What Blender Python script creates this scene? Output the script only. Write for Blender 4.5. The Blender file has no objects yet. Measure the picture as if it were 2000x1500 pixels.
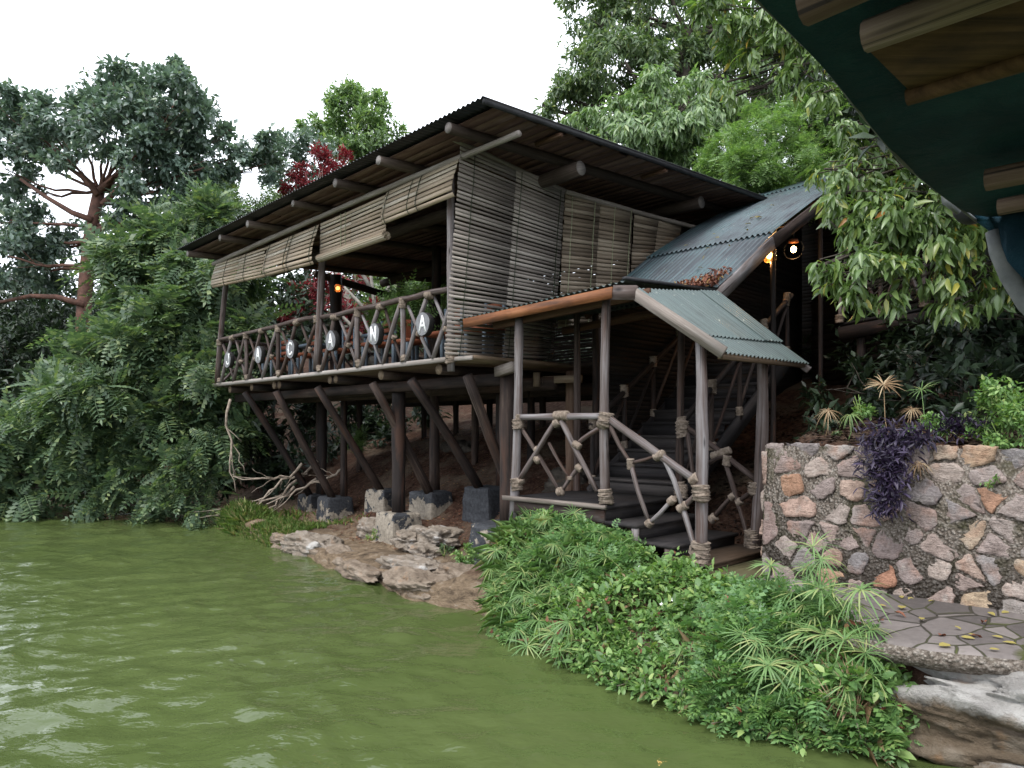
import bpy, math, random
import numpy as np
from mathutils import Vector, noise as mnoise

S = bpy.context.scene
COL = S.collection
R = math.radians
rng = np.random.default_rng(7)
random.seed(7)

# ------------------------------------------------------------------ camera, sky, sun, exposure
cam = bpy.data.objects.new('camera', bpy.data.cameras.new('camera'))
COL.objects.link(cam)
cam.location = (0, 0, 2.1)
cam.rotation_euler = (R(90), 0, 0)
cam.data.sensor_width = 36
cam.data.lens = 25.2
cam.data.shift_y = 0.044
cam.data.clip_start = 0.05
cam.data.clip_end = 2000
S.camera = cam

w = bpy.data.worlds.new('World')
S.world = w
w.use_nodes = True
wn, wl = w.node_tree.nodes, w.node_tree.links
bg = wn['Background']
sky = wn.new('ShaderNodeTexSky')
sky.sky_type = 'NISHITA'
sky.sun_disc = False
sky.sun_elevation = R(58)
sky.sun_rotation = R(215)
sky.air_density = 1.0
sky.dust_density = 3.0
cl = wn.new('ShaderNodeTexNoise')
cl.inputs['Scale'].default_value = 1.6
cl.inputs['Detail'].default_value = 4
crp = wn.new('ShaderNodeValToRGB')
crp.color_ramp.elements[0].position = 0.3
crp.color_ramp.elements[0].color = (8.6, 9.2, 10.2, 1)
crp.color_ramp.elements[1].position = 0.7
crp.color_ramp.elements[1].color = (11.5, 12.0, 12.8, 1)
mx = wn.new('ShaderNodeMix')
mx.data_type = 'RGBA'
mx.inputs[0].default_value = 0.88
wl.new(cl.outputs['Fac'], crp.inputs['Fac'])
wl.new(sky.outputs[0], mx.inputs[6])
wl.new(crp.outputs[0], mx.inputs[7])
wl.new(mx.outputs[2], bg.inputs['Color'])
bg.inputs['Strength'].default_value = 0.125

sl = bpy.data.lights.new('sun', 'SUN')
sl.energy = 1.5
sl.angle = R(22)
sl.color = (1, 0.97, 0.92)
so = bpy.data.objects.new('sun', sl)
COL.objects.link(so)
# towards the sun: high, behind and to the left of the camera
sd = Vector((math.sin(R(215)) * math.cos(R(58)), math.cos(R(215)) * math.cos(R(58)), math.sin(R(58))))
so.rotation_euler = sd.to_track_quat('Z', 'Y').to_euler()

S.view_settings.view_transform = 'Standard'
S.view_settings.look = 'None'
S.view_settings.exposure = 1.0
S.view_settings.gamma = 1
S.render.engine = 'CYCLES'
S.cycles.max_bounces = 7
S.cycles.diffuse_bounces = 4
S.cycles.glossy_bounces = 3
S.cycles.transmission_bounces = 4
S.cycles.transparent_max_bounces = 4
S.cycles.sample_clamp_indirect = 6
try:
    S.cycles.use_denoising = True
    S.cycles.denoiser = 'OPENIMAGEDENOISE'
except Exception:
    pass

# ------------------------------------------------------------------ the plan: a runs along the lake front, b runs inland
F, H, HY = 1400.0, 2.1, 838.0
A2 = np.array([-.696, .718]); A2 /= np.linalg.norm(A2)
B2 = np.array([.718, .696]); B2 /= np.linalg.norm(B2)
C2 = np.array([-.83, 10.1])
A3 = np.array([A2[0], A2[1], 0.]); B3 = np.array([B2[0], B2[1], 0.]); Z3 = np.array([0., 0., 1.])


def W(a, b, z):
    p = C2 + a * A2 + b * B2
    return np.array([p[0], p[1], z], float)


def WN(a, b, z):
    a, b, z = np.broadcast_arrays(np.asarray(a, float), np.asarray(b, float), np.asarray(z, float))
    return np.stack([C2[0] + a * A2[0] + b * B2[0], C2[1] + a * A2[1] + b * B2[1], z], -1)


def ab(P):
    d = np.asarray(P)[..., :2] - C2
    return d @ A2, d @ B2


def ray(px, py):
    return np.array([(px - 1000) / F, 1., (HY - py) / F])


def PB(px, py, b):       # the point on the upright plane b metres inland
    d = ray(px, py); t = (C2 @ B2 + b) / (d[:2] @ B2)
    return d * t + np.array([0, 0, H])


def PA(px, py, a):
    d = ray(px, py); t = (C2 @ A2 + a) / (d[:2] @ A2)
    return d * t + np.array([0, 0, H])


def PZ(px, py, z):
    d = ray(px, py)
    return d * ((z - H) / d[2]) + np.array([0, 0, H])


def PD(px, py, t):
    return ray(px, py) * t + np.array([0, 0, H])


def unit(v):
    v = np.asarray(v, float)
    return v / np.maximum(np.linalg.norm(v, axis=-1, keepdims=True), 1e-9)


# ------------------------------------------------------------------ objects
ORG = {}


def tag(o, label=None, cat=None, group=None, kind=None):
    if label: o['label'] = label
    if cat: o['category'] = cat
    if group: o['group'] = group
    if kind: o['kind'] = kind
    return o


def thing(name, label, cat, base, group=None):
    o = bpy.data.objects.new(name, None)
    o.empty_display_size = .2
    COL.objects.link(o)
    o.location = tuple(float(x) for x in base)
    ORG[o.name] = np.array(base, float)
    return tag(o, label, cat, group)


def link(name, me, mat, parent=None, base=None):
    o = bpy.data.objects.new(name, me)
    COL.objects.link(o)
    if mat is not None:
        for m in (mat if isinstance(mat, (list, tuple)) else [mat]):
            me.materials.append(m)
    if parent is not None:
        o.parent = parent
        ORG[o.name] = ORG[parent.name]
    elif base is not None:
        o.location = tuple(float(x) for x in base)
        ORG[o.name] = np.array(base, float)
    else:
        ORG[o.name] = np.zeros(3)
    return o


def npmesh(name, V, faces_flat, starts, totals, smooth=False, mi=None):
    me = bpy.data.meshes.new(name)
    me.vertices.add(len(V))
    me.vertices.foreach_set('co', np.ascontiguousarray(V, dtype=np.float32).ravel())
    me.loops.add(len(faces_flat))
    me.loops.foreach_set('vertex_index', np.ascontiguousarray(faces_flat, dtype=np.int32))
    me.polygons.add(len(starts))
    me.polygons.foreach_set('loop_start', np.ascontiguousarray(starts, dtype=np.int32))
    me.polygons.foreach_set('loop_total', np.ascontiguousarray(totals, dtype=np.int32))
    if smooth:
        me.polygons.foreach_set('use_smooth', np.ones(len(starts), dtype=bool))
    if mi is not None:
        me.polygons.foreach_set('material_index', np.ascontiguousarray(mi, dtype=np.int32))
    me.update(calc_edges=True)
    return me


def frame(d, up=None):
    d = unit(d)
    if up is None:
        up = Z3 if abs(d[2]) < .9 else np.array([1., 0, 0])
    x = unit(np.cross(up, d)); y = np.cross(d, x)
    return x, y, d


class MB:
    """Collects boxes, tubes and patches and links them as one mesh."""

    def __init__(s):
        s.v = []; s.f = []; s.uv = []; s.mi = []; s.n = 0; s.m = 0

    def add(s, V, Fs, UV=None):
        s.v.extend(V)
        for k, f in enumerate(Fs):
            s.f.append([i + s.n for i in f])
            s.uv.append(UV[k] if UV is not None else [(0, 0)] * len(f))
            s.mi.append(s.m)
        s.n += len(V)

    def tube(s, pts, rad, n=8, cap=True):
        pts = [np.asarray(p, float) for p in pts]
        if np.isscalar(rad): rad = [rad] * len(pts)
        V = []; Fs = []; UV = []
        L = 0; Ls = []
        x = None
        ph = random.random() * 6.28
        u0 = random.random() * 10; v0 = random.random() * 50
        for i, p in enumerate(pts):
            d = pts[min(i + 1, len(pts) - 1)] - pts[max(i - 1, 0)]
            d = unit(d)
            if x is None:
                x, y, _ = frame(d)
            else:
                x = unit(x - d * (x @ d)); y = np.cross(d, x)
            if i: L += np.linalg.norm(p - pts[i - 1])
            Ls.append(L)
            for k in range(n):
                t = ph + 2 * math.pi * k / n
                V.append(p + (x * math.cos(t) + y * math.sin(t)) * rad[i])
        for i in range(len(pts) - 1):
            for k in range(n):
                k2 = (k + 1) % n
                Fs.append([i * n + k, i * n + k2, (i + 1) * n + k2, (i + 1) * n + k])
                ua, ub = u0 + k * .05, u0 + (k + 1) * .05
                UV.append([(ua, v0 + Ls[i]), (ub, v0 + Ls[i]), (ub, v0 + Ls[i + 1]), (ua, v0 + Ls[i + 1])])
        if cap:
            for e, i in ((0, 0), (1, len(pts) - 1)):
                idx = [i * n + k for k in range(n)]
                Fs.append(idx if e else idx[::-1])
                UV.append([(u0 + .2 * math.cos(6.28 * k / n), v0 + .2 * math.sin(6.28 * k / n)) for k in range(n)])
        s.add(V, Fs, UV)
        return s

    def pole(s, p0, p1, r0, r1=None, seg=5, jit=.5, n=9, capm=0):
        """A crooked, knotty tree pole."""
        p0 = np.asarray(p0, float); p1 = np.asarray(p1, float)
        r1 = r0 if r1 is None else r1
        x, y, d = frame(p1 - p0)
        L = np.linalg.norm(p1 - p0)
        seg = max(seg, int(L / .35))
        pts, rad = [], []
        ox, oy = random.uniform(-1, 1), random.uniform(-1, 1)
        for i in range(seg + 1):
            t = i / seg
            bow = math.sin(math.pi * t)
            e = 0 if i in (0, seg) else 1
            pts.append(p0 + (p1 - p0) * t + (x * ox + y * oy) * bow * r0 * jit + e * (x * random.uniform(-1, 1) + y * random.uniform(-1, 1)) * r0 * .14 * jit)
            rad.append((r0 + (r1 - r0) * t) * random.uniform(.92, 1.08))
        s.tube(pts, rad, n)
        if capm: s.mi[-1] = s.mi[-2] = capm
        return s

    def box(s, c, ax, half, jit=0):
        """c centre, ax three axes, half sizes; texture runs along the longest axis."""
        c = np.asarray(c, float)
        ax = [unit(a) for a in ax]
        V = []
        for i in (-1, 1):
            for j in (-1, 1):
                for k in (-1, 1):
                    q = c + ax[0] * half[0] * i + ax[1] * half[1] * j + ax[2] * half[2] * k
                    if jit: q = q + np.array([random.uniform(-jit, jit) for _ in range(3)])
                    V.append(q)
        Fs = [[0, 1, 3, 2], [4, 6, 7, 5], [0, 4, 5, 1], [2, 3, 7, 6], [0, 2, 6, 4], [1, 5, 7, 3]]
        l = int(np.argmax(half))
        u0 = random.random() * 10; v0 = random.random() * 50
        UV = []
        for f in Fs:
            loc = [np.array([(q - c) @ a for a in ax]) for q in (V[i] for i in f)]
            o = [m for m in range(3) if m != l]
            UV.append([(u0 + q[o[0]] * .8 + q[o[1]] * .8, v0 + q[l]) for q in loc])
        s.add(V, Fs, UV)
        return s

    def beam(s, p0, p1, wd, ht, up=None, jit=0):
        p0 = np.asarray(p0, float); p1 = np.asarray(p1, float)
        x, y, d = frame(p1 - p0, up)
        return s.box((p0 + p1) / 2, [x, y, d], [wd / 2, ht / 2, np.linalg.norm(p1 - p0) / 2], jit)

    def rope(s, c, axis, r, L, n=12, wrap=.016):
        """Turns of rope wound round a pole."""
        x, y, d = frame(axis)
        c = np.asarray(c, float)
        k = max(3, int(L / wrap))
        pts, rad = [], []
        for i in range(k):
            for e, q in ((.0, .82), (.5, 1.0)):
                t = (i + e) / k - .5
                pts.append(c + d * L * t + (x * random.uniform(-1, 1) + y * random.uniform(-1, 1)) * r * .025)
                rad.append(r * q * (1 + random.uniform(-.05, .05)) * (1 - .1 * abs(t)) + (.004 if e else 0))
        pts.append(c + d * L * .5); rad.append(r * .82)
        return s.tube(pts, rad, n)

    def blob(s, c, r, n=8, m=6, sc=(1, 1, 1)):
        V, Fs = [], []
        for i in range(m + 1):
            th = math.pi * i / m
            for k in range(n):
                t = 2 * math.pi * k / n
                V.append(np.asarray(c, float) + np.array([math.sin(th) * math.cos(t) * sc[0], math.sin(th) * math.sin(t) * sc[1], math.cos(th) * sc[2]]) * r)
        for i in range(m):
            for k in range(n):
                Fs.append([i * n + k, (i + 1) * n + k, (i + 1) * n + (k + 1) % n, i * n + (k + 1) % n])
        s.add(V, Fs)
        return s

    def build(s, name, mat, parent=None, base=None, smooth=False):
        me = bpy.data.meshes.new(name)
        off = ORG[parent.name] if parent is not None else (np.array(base, float) if base is not None else np.zeros(3))
        V = np.array(s.v, float) - off
        ff = [i for f in s.f for i in f]
        tot = [len(f) for f in s.f]
        st = np.concatenate([[0], np.cumsum(tot)[:-1]])
        me = npmesh(name, V, ff, st, tot, smooth, s.mi)
        uvl = me.uv_layers.new(name='UVMap')
        uvl.data.foreach_set('uv', np.array([c for u in s.uv for c in u], dtype=np.float32).ravel())
        return link(name, me, mat, parent, base)


# ------------------------------------------------------------------ materials
class NT:
    def __init__(s, name):
        s.m = bpy.data.materials.new(name)
        s.m.use_nodes = True
        s.t = s.m.node_tree
        s.n = s.t.nodes
        s.p = s.n['Principled BSDF']
        s.out = s.n['Material Output']

    def new(s, typ, **kw):
        n = s.n.new('ShaderNode' + typ)
        for k, v in kw.items():
            setattr(n, k, v)
        return n

    def put(s, sock, v):
        if hasattr(v, 'is_linked') or hasattr(v, 'links'):
            s.t.links.new(v, sock)
        elif v is not None:
            sock.default_value = v if np.isscalar(v) or len(v) == len(sock.default_value) else tuple(v) + (1,)

    def coord(s, kind='UV', scale=(1, 1, 1), loc=(0, 0, 0), rot=(0, 0, 0)):
        c = s.new('TexCoord')
        mp = s.new('Mapping')
        s.t.links.new(c.outputs[kind], mp.inputs[0])
        mp.inputs['Scale'].default_value = scale
        mp.inputs['Location'].default_value = loc
        mp.inputs['Rotation'].default_value = rot
        return mp.outputs[0]

    def noise(s, vec, scale=1, detail=6, rough=.6, dist=0):
        n = s.new('TexNoise')
        s.put(n.inputs['Vector'], vec)
        n.inputs['Scale'].default_value = scale
        n.inputs['Detail'].default_value = detail
        n.inputs['Roughness'].default_value = rough
        n.inputs['Distortion'].default_value = dist
        return n.outputs['Fac']

    def vor(s, vec, scale=1, feature='F1', out='Distance', rand=1):
        n = s.new('TexVoronoi', feature=feature)
        s.put(n.inputs['Vector'], vec)
        n.inputs['Scale'].default_value = scale
        n.inputs['Randomness'].default_value = rand
        return n.outputs[out]

    def ramp(s, fac, stops):
        r = s.new('ValToRGB')
        e = r.color_ramp.elements
        while len(e) < len(stops): e.new(.5)
        for k, (p, c) in enumerate(stops):
            e[k].position = p
            e[k].color = tuple(c) + (1,) if not np.isscalar(c) else (c, c, c, 1)
        s.put(r.inputs[0], fac)
        return r.outputs[0]

    def mix(s, fac, a, b, mode='MIX'):
        n = s.new('Mix', data_type='RGBA', blend_type=mode)
        s.put(n.inputs[0], fac); s.put(n.inputs[6], a); s.put(n.inputs[7], b)
        return n.outputs[2]

    def math(s, op, a, b=None, clamp=False):
        n = s.new('Math', operation=op, use_clamp=clamp)
        s.put(n.inputs[0], a)
        if b is not None: s.put(n.inputs[1], b)
        return n.outputs[0]

    def island(s):
        return s.new('NewGeometry').outputs['Random Per Island']

    def objrand(s):
        return s.new('ObjectInfo').outputs['Random']

    def bump(s, h, strength=.4, dist=.01):
        b = s.new('Bump')
        b.inputs['Strength'].default_value = strength
        b.inputs['Distance'].default_value = dist
        s.put(b.inputs['Height'], h)
        s.t.links.new(b.outputs[0], s.p.inputs['Normal'])

    def done(s, col, rough=.7, spec=.3):
        s.put(s.p.inputs['Base Color'], col)
        s.put(s.p.inputs['Roughness'], rough)
        s.p.inputs['Specular IOR Level'].default_value = spec
        return s.m


def wood(name, stops, us=9, vs=1.1, rough=.75, bump=.5, blot=.35, isl=.25, knots=False):
    t = NT(name)
    vec = t.coord('UV', (us * 4, vs, 1))
    f = t.noise(vec, 1.6, 7, .65, .4)
    g = t.noise(t.coord('UV', (3, .9, 1)), 1.3, 4)
    f2 = t.math('ADD', t.math('MULTIPLY', f, 1 - blot), t.math('MULTIPLY', g, blot))
    if isl:
        k = t.math('MULTIPLY', t.math('SUBTRACT', t.island(), .5), isl)
        k2 = t.math('MULTIPLY', t.math('SUBTRACT', t.objrand(), .5), isl)
        f2 = t.math('ADD', t.math('ADD', f2, k), k2)
    c = t.ramp(f2, stops)
    if knots:
        ck = t.noise(t.coord('UV', (26, .45, 1)), 1.0, 3, .5)
        c = t.mix(t.ramp(ck, [(.6, 0.), (.66, .85)]), c, (.014, .01, .009))
        kn = t.vor(t.coord('UV', (7, 2.2, 1)), 1.0, 'F1', 'Distance')
        c = t.mix(t.ramp(kn, [(.06, .85), (.17, 0.)]), c, (.012, .009, .008))
        bk = t.noise(t.coord('UV', (5, .8, 1)), 1.1, 5, .6)
        c = t.mix(t.ramp(bk, [(.54, 0.), (.66, .75)]), c, (.06, .03, .02))
    t.bump(f, bump, .012)
    return t.done(c, rough, .25)


M = {}
M['pole'] = wood('weathered_pole', [(.22, (.011, .007, .0055)), (.38, (.04, .026, .021)), (.5, (.082, .061, .054)), (.6, (.128, .109, .105)), (.76, (.22, .207, .21))], us=3.2, vs=.8, blot=.5, isl=.34, knots=True)
M['log'] = wood('creosote_log', [(.25, (.006, .005, .005)), (.48, (.018, .013, .012)), (.62, (.042, .028, .023)), (.8, (.11, .078, .06))], us=3.2, vs=.8, blot=.5, knots=True)
M['endgrain'] = wood('grey_end_grain', [(.25, (.06, .052, .046)), (.5, (.15, .13, .12)), (.75, (.27, .25, .235))])
M['logend'] = wood('brown_rafter_log', [(.25, (.014, .01, .008)), (.5, (.045, .031, .025)), (.75, (.12, .09, .075))])
M['brownlog'] = wood('brown_log', [(.25, (0.0225, 0.0105, 0.0067)), (.5, (0.0900, 0.0450, 0.0263)), (.75, (0.2100, 0.1425, 0.1050))])
M['plank'] = wood('brown_ceiling_board', [(.25, (.022, .011, .009)), (.48, (.085, .046, .034)), (.62, (.135, .085, .066)), (.8, (.24, .185, .16))], us=3, isl=.16)
M['board'] = wood('pale_board', [(.25, (0.0750, 0.0600, 0.0488)), (.5, (0.1950, 0.1650, 0.1425)), (.75, (0.3375, 0.3075, 0.2850))])
M['orange'] = wood('orange_board', [(.28, (.02, .009, .006)), (.42, (.075, .031, .015)), (.56, (.19, .072, .027)), (.68, (.29, .125, .052)), (.85, (.3, .21, .14))], us=4, rough=.6, blot=.6)
M['tan'] = wood('tan_board', [(.25, (0.0450, 0.0300, 0.0210)), (.5, (0.1275, 0.0863, 0.0562)), (.75, (0.2325, 0.1800, 0.1275))])
M['step'] = wood('stair_board', [(.25, (.006, .0055, .006)), (.5, (.019, .0165, .017)), (.8, (.062, .053, .048))])
M['brownstep'] = wood('brown_stair_board', [(.25, (0.0200, 0.0128, 0.0080)), (.5, (0.0680, 0.0448, 0.0288)), (.8, (0.1360, 0.1040, 0.0800))])
M['mossstep'] = wood('mossy_stair_board', [(.25, (0.0200, 0.0160, 0.0080)), (.5, (0.0600, 0.0520, 0.0240)), (.8, (0.1200, 0.1120, 0.0640))])
M['furn'] = wood('blue_grey_furniture', [(.25, (0.0480, 0.0640, 0.0800)), (.5, (0.1200, 0.1520, 0.1840)), (.8, (0.2080, 0.2400, 0.2720))], isl=0)
M['terra'] = wood('terracotta_seat', [(.25, (.08, .022, .01)), (.5, (.2, .06, .028)), (.8, (.28, .11, .06))], isl=0)
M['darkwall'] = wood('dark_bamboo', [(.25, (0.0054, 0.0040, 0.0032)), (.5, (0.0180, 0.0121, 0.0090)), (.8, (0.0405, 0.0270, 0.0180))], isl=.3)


def bamboo(name, stops, isl=.5):
    t = NT(name)
    f = t.noise(t.coord('UV', (30, .8, 1)), 1.5, 5, .6)
    g = t.math('ADD', t.math('MULTIPLY', f, .6), t.math('MULTIPLY', t.island(), isl))
    t.bump(f, .3, .006)
    return t.done(t.ramp(g, stops), .6, .3)


M['bamboo'] = bamboo('bamboo_slat', [(.15, (.16, .115, .075)), (.38, (.28, .215, .15)), (.6, (.37, .305, .225)), (.85, (.46, .42, .35))], .42)
M['bamboogrey'] = bamboo('weathered_bamboo_slat', [(.15, (.078, .063, .054)), (.4, (.155, .131, .113)), (.62, (.225, .195, .168)), (.85, (.31, .278, .245))], .4)
M['bamboobrown'] = bamboo('brown_bamboo_slat', [(.15, (.05, .037, .026)), (.4, (.115, .086, .06)), (.62, (.18, .14, .1)), (.85, (.27, .225, .17))], .45)


def plain(name, c0, c1, scale=8, rough=.7, bump=.3, coord='Object', spec=.3, dist=.01, detail=6):
    t = NT(name)
    f = t.noise(t.coord(coord), scale, detail, .6)
    t.bump(f, bump, dist)
    return t.done(t.ramp(f, [(.3, c0), (.7, c1)]), rough, spec)


M['rope'] = plain('jute_rope', (.1, .075, .055), (.29, .235, .19), 30, .95, .8, dist=.006)
M['cord'] = plain('dark_cord', (.015, .02, .012), (.05, .06, .035), 30, .9)
M['paleCord'] = plain('pale_cord', (.2, .21, .13), (.34, .35, .22), 30, .9)
M['black'] = plain('black_trim', (.006, .006, .007), (.022, .022, .025), 10, .55, .2)
M['white'] = plain('white_paint', (.6, .6, .6), (.82, .82, .82), 20, .6, .2)
M['signface'] = plain('grey_painted_disc_face', (.11, .11, .117), (.2, .2, .21), 14, .7, .3)
M['signbark'] = plain('black_disc_edge', (.008, .008, .009), (.03, .028, .026), 30, .85, .6)
M['bark_red'] = plain('red_brown_bark', (.055, .03, .024), (.15, .075, .055), 5, .85, .6, dist=.03)
M['bark'] = plain('dark_bark', (.025, .02, .016), (.09, .075, .06), 7, .9, .6, dist=.03)
M['bark_pale'] = plain('pale_bark', (.11, .1, .085), (.3, .275, .24), 7, .9, .5, dist=.02)
M['dry'] = plain('dry_branch', (.13, .1, .075), (.36, .3, .24), 9, .9, .4)
M['pot'] = plain('terracotta_pot', (.24, .065, .03), (.36, .12, .06), 8, .8, .2)


def tin(name, paint0, paint1, stain_shade, spots=True, us=1.0, rough=.42, streak=.5, valley=None):
    t = NT(name)
    s = t.noise(t.coord('UV', (14, .55, 1)), 1.0, 6, .7)
    b = t.noise(t.coord('UV', (1.1, 1.1, 1)), 1.4, 5, .6)
    c = t.mix(t.ramp(b, [(.35, 0.), (.65, 1.)]), paint0, paint1)
    k = t.math('ADD', t.math('MULTIPLY', s, streak), t.math('MULTIPLY', b, 1 - streak))
    c = t.mix(t.ramp(k, [(.46, 0.), (.6, .9)]), c, stain_shade)
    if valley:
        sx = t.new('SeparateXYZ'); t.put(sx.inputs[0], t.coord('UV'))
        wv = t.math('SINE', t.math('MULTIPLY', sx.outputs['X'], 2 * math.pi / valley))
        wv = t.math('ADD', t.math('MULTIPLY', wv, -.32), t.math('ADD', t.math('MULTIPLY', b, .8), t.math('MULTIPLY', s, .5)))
        c = t.mix(t.ramp(wv, [(.52, 0.), (.95, .85)]), c, stain_shade)  # valley shade put into the colour so the corrugations streak more strongly
    if spots:
        v = t.vor(t.coord('UV', (1, 1, 1)), 9, 'F1', 'Distance')
        v2 = t.noise(t.coord('UV'), 60, 2)
        q = t.math('MULTIPLY', t.ramp(v, [(.06, 1.), (.13, 0.)]), t.ramp(v2, [(.45, 0.), (.6, 1.)]))
        c = t.mix(q, c, (.33, .34, .29))
    t.bump(s, .12, .01)
    return t.done(c, t.ramp(b, [(.3, rough - .1), (.7, rough + .15)]), .5)


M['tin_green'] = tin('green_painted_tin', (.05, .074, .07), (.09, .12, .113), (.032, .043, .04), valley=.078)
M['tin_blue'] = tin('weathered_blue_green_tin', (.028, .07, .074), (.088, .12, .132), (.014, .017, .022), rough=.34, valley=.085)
M['tin_dark'] = tin('dark_tin', (.014, .015, .019), (.03, .031, .037), (.009, .009, .011), spots=False, rough=.5)


def concrete_peel(bias, zw):
    t = NT('peeling_black_painted_concrete')
    n = t.noise(t.coord('Object'), 3.2, 8, .68, .3)
    z = t.new('SeparateXYZ')
    t.put(z.inputs[0], t.coord('Object'))
    k = t.math('ADD', t.math('ADD', n, t.math('MULTIPLY', z.outputs['Z'], zw)), bias)
    fine = t.noise(t.coord('Object'), 22, 6)
    raw = t.ramp(fine, [(.3, (.14, .12, .095)), (.7, (.29, .25, .2))])
    blk = t.ramp(fine, [(.3, (.012, .013, .016)), (.75, (.05, .053, .06))])
    m = t.ramp(k, [(.64, 0.), (.655, 1.)])
    t.bump(t.math('ADD', t.math('MULTIPLY', m, .5), t.math('MULTIPLY', fine, .4)), .5, .012)
    return t.done(t.mix(m, raw, blk), .7, .3)




def rockmat(name, c0, c1, c2, white=.0, strata=5, cap=None):
    t = NT(name)
    o = t.coord('Object')
    n = t.noise(o, 2.4, 9, .65)
    s = t.noise(t.coord('Object', (2.6, 2.6, strata * 1.7)), 1.7, 10, .72, .35)
    c = t.ramp(t.math('ADD', t.math('MULTIPLY', n, .5), t.math('MULTIPLY', s, .5)), [(.3, c0), (.48, c1), (.66, c2)])
    cr = t.ramp(s, [(.3, 0.), (.4, 1.)])
    c = t.mix(cr, (.03, .024, .018), c)
    if white:
        k = t.noise(o, 1.7, 5, .6)
        c = t.mix(t.ramp(k, [(.62 - white, 0.), (.66 - white, 1.)]), c, (.44, .42, .395))
    if cap is not None:
        sz = t.new('SeparateXYZ'); t.put(sz.inputs[0], o)
        hh = t.math('ADD', t.math('MULTIPLY', sz.outputs['Z'], 1.6), t.math('MULTIPLY', t.noise(o, 3, 7, .7), .6))
        c = t.mix(t.ramp(hh, [(cap, 0.), (cap + .12, .9)]), c, t.ramp(n, [(.3, (.24, .225, .21)), (.6, (.48, .465, .44))]))
    rust = t.noise(o, 4.3, 4)
    c = t.mix(t.ramp(rust, [(.6, 0.), (.75, .6)]), c, (.26, .13, .05))
    t.bump(t.math('ADD', t.math('ADD', n, s), t.math('MULTIPLY', t.noise(o, 24, 6, .7), .5)), 1.0, .06)
    return t.done(c, .9, .2)


M['rock'] = rockmat('limestone', (.07, .052, .04), (.2, .155, .115), (.37, .31, .25))
M['rockwhite'] = rockmat('pale_limestone', (.09, .07, .054), (.23, .19, .15), (.4, .365, .33), .06)
M['rockdark'] = rockmat('dark_boulder', (.03, .026, .022), (.08, .068, .056), (.15, .13, .11))
M['rockbig'] = rockmat('big_white_brown_rock', (.04, .03, .02), (.14, .105, .072), (.27, .225, .175), 0, 2.2, .42)


def stonewall():
    t = NT('wall_stones')
    i = t.island()
    o = t.coord('Object')
    base = t.ramp(i, [(.0, (.26, .2, .185)), (.12, (.38, .32, .295)), (.26, (.33, .245, .22)), (.4, (.46, .385, .335)), (.52, (.34, .285, .265)), (.62, (.45, .315, .255)), (.72, (.5, .435, .37)), (.82, (.27, .25, .25)), (.9, (.42, .22, .145)), (.965, (.47, .36, .25)), (1., (.41, .355, .32))])
    n = t.noise(o, 9, 8, .65, .4)
    n2 = t.noise(o, 3.3, 4, .6)
    c = t.mix(t.ramp(n, [(.3, .5), (.6, 0.)]), base, (.2, .16, .13), 'MULTIPLY')
    c = t.mix(t.ramp(n2, [(.5, 0.), (.72, .55)]), c, (.4, .2, .12))
    c = t.mix(t.ramp(t.noise(o, 6, 3), [(.58, 0.), (.75, .5)]), c, (.47, .44, .4))
    gr = t.noise(o, 42, 6, .75)
    c = t.mix(t.ramp(gr, [(.35, .4), (.55, 0.)]), c, (.2, .17, .15), 'MULTIPLY')
    t.bump(t.math('ADD', t.math('ADD', n, t.noise(t.coord('Object', (4, 4, 16)), 2, 6, .7)), t.math('MULTIPLY', gr, .5)), 1.0, .035)
    return t.done(c, .85, .2)


M['stones'] = stonewall()
t = NT('mortar')
n1 = t.noise(t.coord('Object'), 30, 6, .7)
n2 = t.noise(t.coord('Object'), 3, 4)
pb = t.vor(t.coord('Object'), 38, 'F1', 'Distance')
cc = t.ramp(n1, [(.3, (.06, .048, .038)), (.52, (.18, .15, .124)), (.7, (.38, .345, .305))])
cc = t.mix(t.ramp(pb, [(.2, .8), (.42, 0.)]), cc, (.34, .3, .26))
cc = t.mix(t.ramp(n2, [(.5, 0.), (.66, .85)]), cc, (.04, .042, .016))
t.bump(t.math('SUBTRACT', n1, pb), 1.0, .03)
M['mortar'] = t.done(cc, .95, .1)

t = NT('flagstones')
oc = t.coord('Object', (1, 1, 0), rot=(0, 0, R(-44)))
wob = t.new('TexNoise'); wob.inputs['Scale'].default_value = 2.2
t.put(wob.inputs['Vector'], oc)
vv = t.mix(.09, oc, wob.outputs['Color'])
mpp = t.new('Mapping'); mpp.inputs['Scale'].default_value = (2.3, 4.3, 1)
t.put(mpp.inputs[0], vv)
ed = t.vor(mpp.outputs[0], 1.0, 'DISTANCE_TO_EDGE', 'Distance')
cell = t.vor(mpp.outputs[0], 1.0, 'F1', 'Color')
nn = t.noise(oc, 14, 8, .65)
sepc = t.new('SeparateColor'); t.put(sepc.inputs[0], cell)
st = t.ramp(t.math('ADD', t.math('MULTIPLY', sepc.outputs[0], .5), t.math('MULTIPLY', nn, .5)), [(.25, (.07, .06, .056)), (.5, (.12, .103, .096)), (.75, (.185, .16, .148))])
mossn = t.noise(oc, 1.6, 4)
joint = t.mix(t.ramp(mossn, [(.4, 0.), (.6, 1.)]), (.035, .03, .022), (.05, .055, .014))
jm = t.ramp(ed, [(.012, 0.), (.032, 1.)])
bare = t.ramp(mossn, [(.6, 1.), (.68, 0.)])
jm = t.math('MULTIPLY', jm, bare)
t.bump(t.math('ADD', t.math('MULTIPLY', jm, 1.2), t.math('MULTIPLY', nn, .3)), .8, .02)
M['flag'] = t.done(t.mix(jm, joint, st), .75, .3)

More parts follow.
